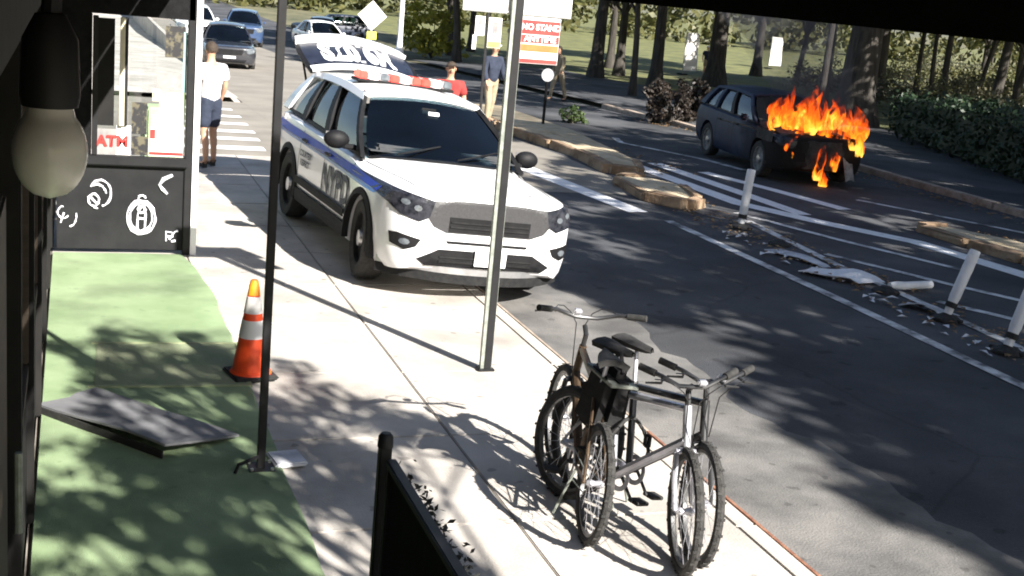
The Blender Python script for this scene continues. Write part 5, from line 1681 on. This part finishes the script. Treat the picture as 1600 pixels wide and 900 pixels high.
# ================================================================== PARK
def upright_banner(x, y, w_, h_, yaw, label):
    r_ = empty("white_banner", (x, y, gz(y)), (0, 0, yaw), label, "banner")
    MB().tube([(-w_ / 2, 0.02, 0), (-w_ / 2, 0.02, h_ + 0.1)], 0.03).build("pole", "galvanised", r_)
    rows = [[(-w_ / 2 + w_ * i / 5 * (1 - 0.15 * (j == 6)), 0.05 * math.sin(4 * i / 5 + j), 0.25 + (h_ - 0.25) * j / 6) for i in range(6)] for j in range(7)]
    MB().grid(rows, 0.01).build("cloth", "poster_white", r_, smooth=True)
    MB().box((-w_ / 2, 0.02, 0.04), (0.5, 0.5, 0.08)).build("foot", "charcoal", r_, bevel=0.02)
upright_banner(35.3, 68.8, 1.0, 2.5, R(12), "tall white banner in the park left of the smoke")
upright_banner(53.2, 89.2, 1.3, 2.5, R(14), "white banner far off in the park, above the burning car")

def leaf_cloud(name, centres, per, spread, size, seed, flat=0.75, aspect=0.55):
    """many leaf-sized quads round clump centres: [(pos, radius)]"""
    g = np.random.default_rng(seed)
    C = np.array([c for c, r_ in centres]); RR = np.array([r_ for c, r_ in centres])
    idx = np.repeat(np.arange(len(C)), per)
    n = len(idx)
    d = g.normal(size=(n, 3)); d /= np.linalg.norm(d, axis=1)[:, None]
    rad = g.random(n) ** 0.45
    P = C[idx] + d * (rad * RR[idx] * spread)[:, None] * np.array([1, 1, flat])
    u = g.normal(size=(n, 3)); u /= np.linalg.norm(u, axis=1)[:, None]
    w = np.cross(u, g.normal(size=(n, 3))); w /= np.linalg.norm(w, axis=1)[:, None]
    s = (size * g.uniform(0.6, 1.4, n))[:, None]
    V = np.stack([P - u * s, P + w * s * aspect, P + u * s, P - w * s * aspect], 1).reshape(-1, 3)
    me = bpy.data.meshes.new(name)
    me.vertices.add(len(V))
    me.vertices.foreach_set("co", V.astype(np.float32).ravel())
    me.loops.add(4 * n)
    me.loops.foreach_set("vertex_index", np.arange(4 * n, dtype=np.int32))
    me.polygons.add(n)
    me.polygons.foreach_set("loop_start", np.arange(0, 4 * n, 4, dtype=np.int32))
    me.update(calc_edges=True)
    return me

def crown_mesh(name, rx, rz, nclump, per, size, seed):
    q = random.Random(seed)
    cs = []
    while len(cs) < nclump:
        p = Vector((q.uniform(-1, 1), q.uniform(-1, 1), q.uniform(-1, 1)))
        if p.length > 1 or p.length < 0.25:
            continue
        cs.append(((p.x * rx, p.y * rx, p.z * rz), q.uniform(0.45, 1.0) * rx * 0.26))
    return leaf_cloud(name, cs, per, 1.0, size, seed), cs

CROWNS = {}
def get_crown(kind):
    if kind not in CROWNS:
        CROWNS[kind] = {"dense": lambda: crown_mesh("crown", 4.4, 2.7, 120, 110, 0.17, 3), "open": lambda: crown_mesh("crown", 3.6, 2.1, 62, 70, 0.15, 5),
                        "sparse": lambda: crown_mesh("crown", 3.1, 1.5, 44, 60, 0.13, 9), "wood": lambda: crown_mesh("crown", 3.4, 2.6, 60, 80, 0.2, 12)}[kind]()
    return CROWNS[kind]

def tree(x, y, z0, label, crown="dense", cz=8.0, trunk_r=0.22, off=(0, 0), yaw=0.0, group=None, leaf="leaf_green", name="park_tree", scale=1.0, bend=0.0):
    t = empty(name, (x, y, z0), (0, 0, 0), label, "tree", group)
    me, cs = get_crown(crown)
    q = random.Random(int(x * 31 + y * 17))
    mb = MB()
    top = Vector((off[0], off[1], cz))
    path, rad = [], []
    for i in range(9):
        k = i / 8
        p = Vector((off[0] * k ** 2 + bend * math.sin(3 * k), off[1] * k ** 2 + bend * math.cos(2.4 * k) - bend, cz * 0.92 * k))
        path.append(p)
        rad.append(trunk_r * (1.0 - 0.62 * k) * (1.45 if i == 0 else 1.0))
    mb.tube(path, rad, 10)
    ca, sa = math.cos(yaw), math.sin(yaw)
    for c, r_ in cs[:26]:
        c = Vector((c[0] * ca - c[1] * sa, c[0] * sa + c[1] * ca, c[2])) * scale + top
        k = q.uniform(0.38, 0.85)
        i = int(k * 8)
        a = path[i].lerp(path[i + 1], k * 8 - i)
        mid = a.lerp(c, 0.5) + Vector((q.uniform(-0.3, 0.3), q.uniform(-0.3, 0.3), q.uniform(-0.1, 0.4)))
        mb.tube([a, mid, c], [trunk_r * 0.30, trunk_r * 0.18, 0.02], 5, cap=False)
    mb.build("trunk", "bark", t, smooth=True)
    o = link("crown", me if leaf == "leaf_green" else me, leaf, t)
    if me.materials and me.materials[0] != MATS[leaf]:
        o.material_slots[0].link = 'OBJECT'
        o.material_slots[0].material = MATS[leaf]
    o.location = top
    o.rotation_euler = (0, 0, yaw)
    o.scale = (scale,) * 3
    return t

# trees outside the view whose shade falls across the road and the pavement
tree(13.9, -0.4, gz(0), "street tree beside the leafy island whose crown shades the road", "dense", 7.8, 0.26, (-0.4, 0.2), 0.4, name="street_tree", scale=0.90)
tree(15.0, 5.2, gz(5), "second street tree along the leafy island, shading the bike lane", "open", 7.6, 0.26, (-0.4, 0.0), 1.9, name="street_tree")
tree(14.6, -6.6, gz(0), "third street tree, behind the camera, shading the near road", "dense", 7.8, 0.26, (-0.2, 0.6), 3.1, name="street_tree", scale=0.95)
tree(3.55, -0.6, 0, "small kerb tree beside the camera casting dapples on the pavement", "sparse", 4.8, 0.10, (0.70, 2.0), 0.9, name="street_tree", scale=0.42)
tree(3.45, -3.75, 0, "second small kerb tree behind the camera casting dapples on the green mat", "open", 5.1, 0.10, (0.0, 2.2), 2.2, name="street_tree", scale=0.46)
tree(3.60, 1.9, 0, "third small kerb tree, over the bicycles' heads, casting dapples by the hatch", "sparse", 5.2, 0.08, (0.20, 0.2), 4.0, name="street_tree", scale=0.24)
for k, (x, y, c) in enumerate(((18.3, 10.6, "dense"), (24.2, 13.5, "open"), (22.5, 6.0, "open"), (29.5, 20.5, "open"), (34.5, 27.5, "open"), (40.0, 34.0, "dense"), (19.0, 2.0, "open"), (46.0, 40.0, "open"), (27.5, 10.0, "open"))):
    tree(x, y, gz(y), "%s park tree beyond the picture's right edge, shading the park" % ("first", "second", "third", "fourth", "fifth", "sixth", "seventh", "eighth", "ninth")[k], c, 8.0, 0.28, (0, 0), k * 1.3, scale=0.75 if k == 6 else 1.15)
# trees that show in the park
tree(23.4, 33.9, gz(34), "massive grey tree trunk just behind the flames", "dense", 9.5, 0.62, (0.5, 0), 0.7)
tree(30.2, 56.0, gz(56), "dark tree trunk beside the tall white banner", "dense", 9.0, 0.50, (0, 0), 2.7)
tree(23.0, 54.1, gz(54), "dark tree trunk close behind the red sign", "dense", 8.5, 0.34, (0.3, 0), 4.1)
tree(24.6, 51.0, gz(51), "second dark trunk beside the one behind the red sign", "open", 8.0, 0.30, (0, 0.4), 5.0)
tree(19.2, 41.5, gz(41), "slim park tree left of the dark brown thicket", "dense", 8.2, 0.13, (-0.8, 0), 1.0)
tree(27.5, 42.0, gz(42), "slim park tree above the roof of the burning car", "open", 8.4, 0.17, (0, 0), 3.0)
tree(27.0, 60.5, gz(60), "dark tree left of the tall white banner, deep in the park", "dense", 8.6, 0.26, (0, 0), 5.1, scale=1.2)
tree(31.0, 71.0, gz(71), "dark tree far off between the red sign and the white banner", "dense", 8.6, 0.26, (0, 0), 3.9, scale=1.2)
tree(25.5, 82.0, gz(82), "dark tree far off beside the yellow-green bush", "dense", 8.6, 0.26, (0, 0), 0.9, scale=1.2)
tree(42.5, 60.0, gz(60), "broad dark trunk right of the tall white banner", "open", 8.6, 0.42, (0, 0), 2.9, scale=1.2)
tree(44.0, 76.0, gz(76), "dark trunk under the far white banner", "dense", 8.6, 0.34, (0, 0), 1.2, scale=1.2)
tree(18.6, 62.0, gz(62), "park tree shading the far end of the street", "dense", 8.4, 0.22, (-1.5, 0), 0.2, leaf="leaf_olive")
tree(21.5, 73.0, gz(73), "park tree beside the yellow-green bush", "dense", 8.4, 0.25, (-1.8, 0), 1.7)
tree(17.8, 27.2, gz(27), "leaning young tree beside the hedge's far end", "open", 7.4, 0.10, (0.4, 0.4), 2.2)
q = random.Random(21)
WOOD = [(46.4, 61.7), (40.9, 52.2), (37.4, 45.5), (33.0, 38.2), (29.5, 31.5), (35.5, 40.8), (52.0, 63.0), (44.0, 47.5), (48.0, 55.0), (31.2, 36.9), (39.0, 44.0), (62.0, 70.0), (34.0, 44.0), (41.0, 66.0), (70.0, 84.0), (27.0, 29.0)]
ORD = ["first", "second", "third", "fourth", "fifth", "sixth", "seventh", "eighth", "ninth", "tenth", "eleventh", "twelfth", "thirteenth", "fourteenth", "fifteenth", "sixteenth", "seventeenth", "eighteenth"]
WOOD.sort(key=lambda p: p[0] / p[1])
for k, (x, y) in enumerate(WOOD):
    tree(x, y, gz(y), "thin dark tree in the wood behind the hedge, %s from the flames" % ORD[k], "dense", q.uniform(6.5, 9), q.uniform(0.10, 0.22), (q.uniform(-1, 1), q.uniform(-1, 1)), q.uniform(0, 6), "trees in the wood behind the hedge", "leaf_olive", "woodland_tree", bend=q.uniform(-0.35, 0.35))

# clipped hedge along the park pavement
hg = empty("clipped_hedge", (18.0, 19.5, gz(19.5) + 0.1), label="dense dark green hedge at the park's edge, right of the flames", cat="hedge")
HP = [(21.4, 29.3, 1.15), (19.6, 24.0, 1.25), (18.0, 19.6, 1.35), (16.9, 15.0, 1.35), (16.6, 12.0, 1.3)]
cs = []
core = []
for (x0, y0, h0), (x1, y1, h1) in zip(HP, HP[1:]):
    n = int(math.hypot(x1 - x0, y1 - y0) / 0.22)
    for k in range(n):
        t = k / n
        x, y, h = x0 + (x1 - x0) * t, y0 + (y1 - y0) * t, h0 + (h1 - h0) * t
        for z in np.arange(0.12, h, 0.22):
            for w_ in (0.15, 0.6, 1.1, 1.6):
                cs.append(((x + w_ + q.uniform(-0.12, 0.12) - 18.0, y + q.uniform(-0.1, 0.1) - 19.5, z + q.uniform(-0.08, 0.10)), 0.24))
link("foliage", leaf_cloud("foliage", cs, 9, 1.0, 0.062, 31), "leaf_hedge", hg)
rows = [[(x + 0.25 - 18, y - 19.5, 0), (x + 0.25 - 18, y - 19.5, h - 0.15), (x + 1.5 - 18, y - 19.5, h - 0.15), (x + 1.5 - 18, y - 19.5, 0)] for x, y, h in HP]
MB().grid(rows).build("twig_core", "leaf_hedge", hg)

def shrub(x, y, r_, h, leaf, label, seed, name="shrub", per=34, size=0.07, group=None):
    t = empty(name, (x, y, gz(y)), label=label, cat="shrub", group=group)
    q = random.Random(seed)
    cs = []
    for k in range(46):
        a, rr = q.uniform(0, 6.28), q.random() ** 0.5
        z = h * (0.08 + 0.86 * q.random() * (1.0 - 0.45 * rr))
        cs.append(((r_ * rr * math.cos(a), r_ * rr * math.sin(a), z), r_ * 0.26))
    link("foliage", leaf_cloud("foliage", cs, per, 1.0, size, seed), leaf, t)
    mb = MB()
    for c, _ in cs[:14]:
        mb.tube([(0, 0, 0), (c[0] * 0.4, c[1] * 0.4, c[2] * 0.6), c], [0.035, 0.022, 0.008], 5, cap=False)
    mb.build("stems", "bark", t)
    return t
shrub(18.6, 66.8, 1.8, 4.0, "leaf_yellow", "bright yellow-green bush beside the white lamp post", 41, size=0.16)
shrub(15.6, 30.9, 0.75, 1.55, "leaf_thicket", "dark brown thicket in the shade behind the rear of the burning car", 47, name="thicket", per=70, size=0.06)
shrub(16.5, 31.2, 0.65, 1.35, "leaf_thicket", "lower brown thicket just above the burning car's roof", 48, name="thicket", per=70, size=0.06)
shrub(12.2, 29.6, 0.35, 0.5, "leaf_green", "small dark plant on the park side of the sandy island", 43, per=12, size=0.04)
for k, (x, y, r_, h) in enumerate(sorted([(26.0, 31.5, 1.6, 1.7), (29.0, 36.0, 1.8, 1.9), (32.5, 36.5, 1.5, 1.6), (36.0, 43.0, 2.0, 2.1), (40.0, 48.5, 2.2, 2.3), (34.0, 48.5, 1.7, 1.9), (45.0, 56.0, 2.2, 2.3), (51.0, 60.0, 2.4, 2.6), (38.0, 58.0, 2.0, 2.2), (47.0, 66.0, 2.4, 2.7), (58.0, 67.0, 2.6, 2.9), (24.0, 26.5, 1.3, 1.5), (62, 80, 3.0, 3.0), (54, 72, 2.6, 2.8), (27.5, 33.8, 1.2, 1.4), (72, 92, 3.2, 3.2), (43.5, 51.0, 1.6, 2.0), (30.5, 34.0, 1.3, 1.5)], key=lambda p: p[0] / p[1])):
    shrub(x, y, r_, h, "leaf_shrub" if k % 3 else "leaf_olive", "brownish undergrowth shrub in the wood behind the hedge, %s from the flames" % ORD[k], 60 + k, "woodland_shrub", 34, 0.085, "shrubs in the wood behind the hedge")
# far edge of the park: a wood that reads as one mass
q = random.Random(77)
cs = []
for k in range(420):
    x = q.uniform(-20, 190)
    y = 150 + q.uniform(-14, 14) - max(0, x - 60) * 0.45
    cs.append(((x, y, gz(y) + q.uniform(0, 7)), 3.0))
tag(link("far_wood", leaf_cloud("far_wood", cs, 60, 1.0, 0.55, 5), "leaf_olive"), "distant wooded edge closing off the park and street", "wood", kind='stuff')
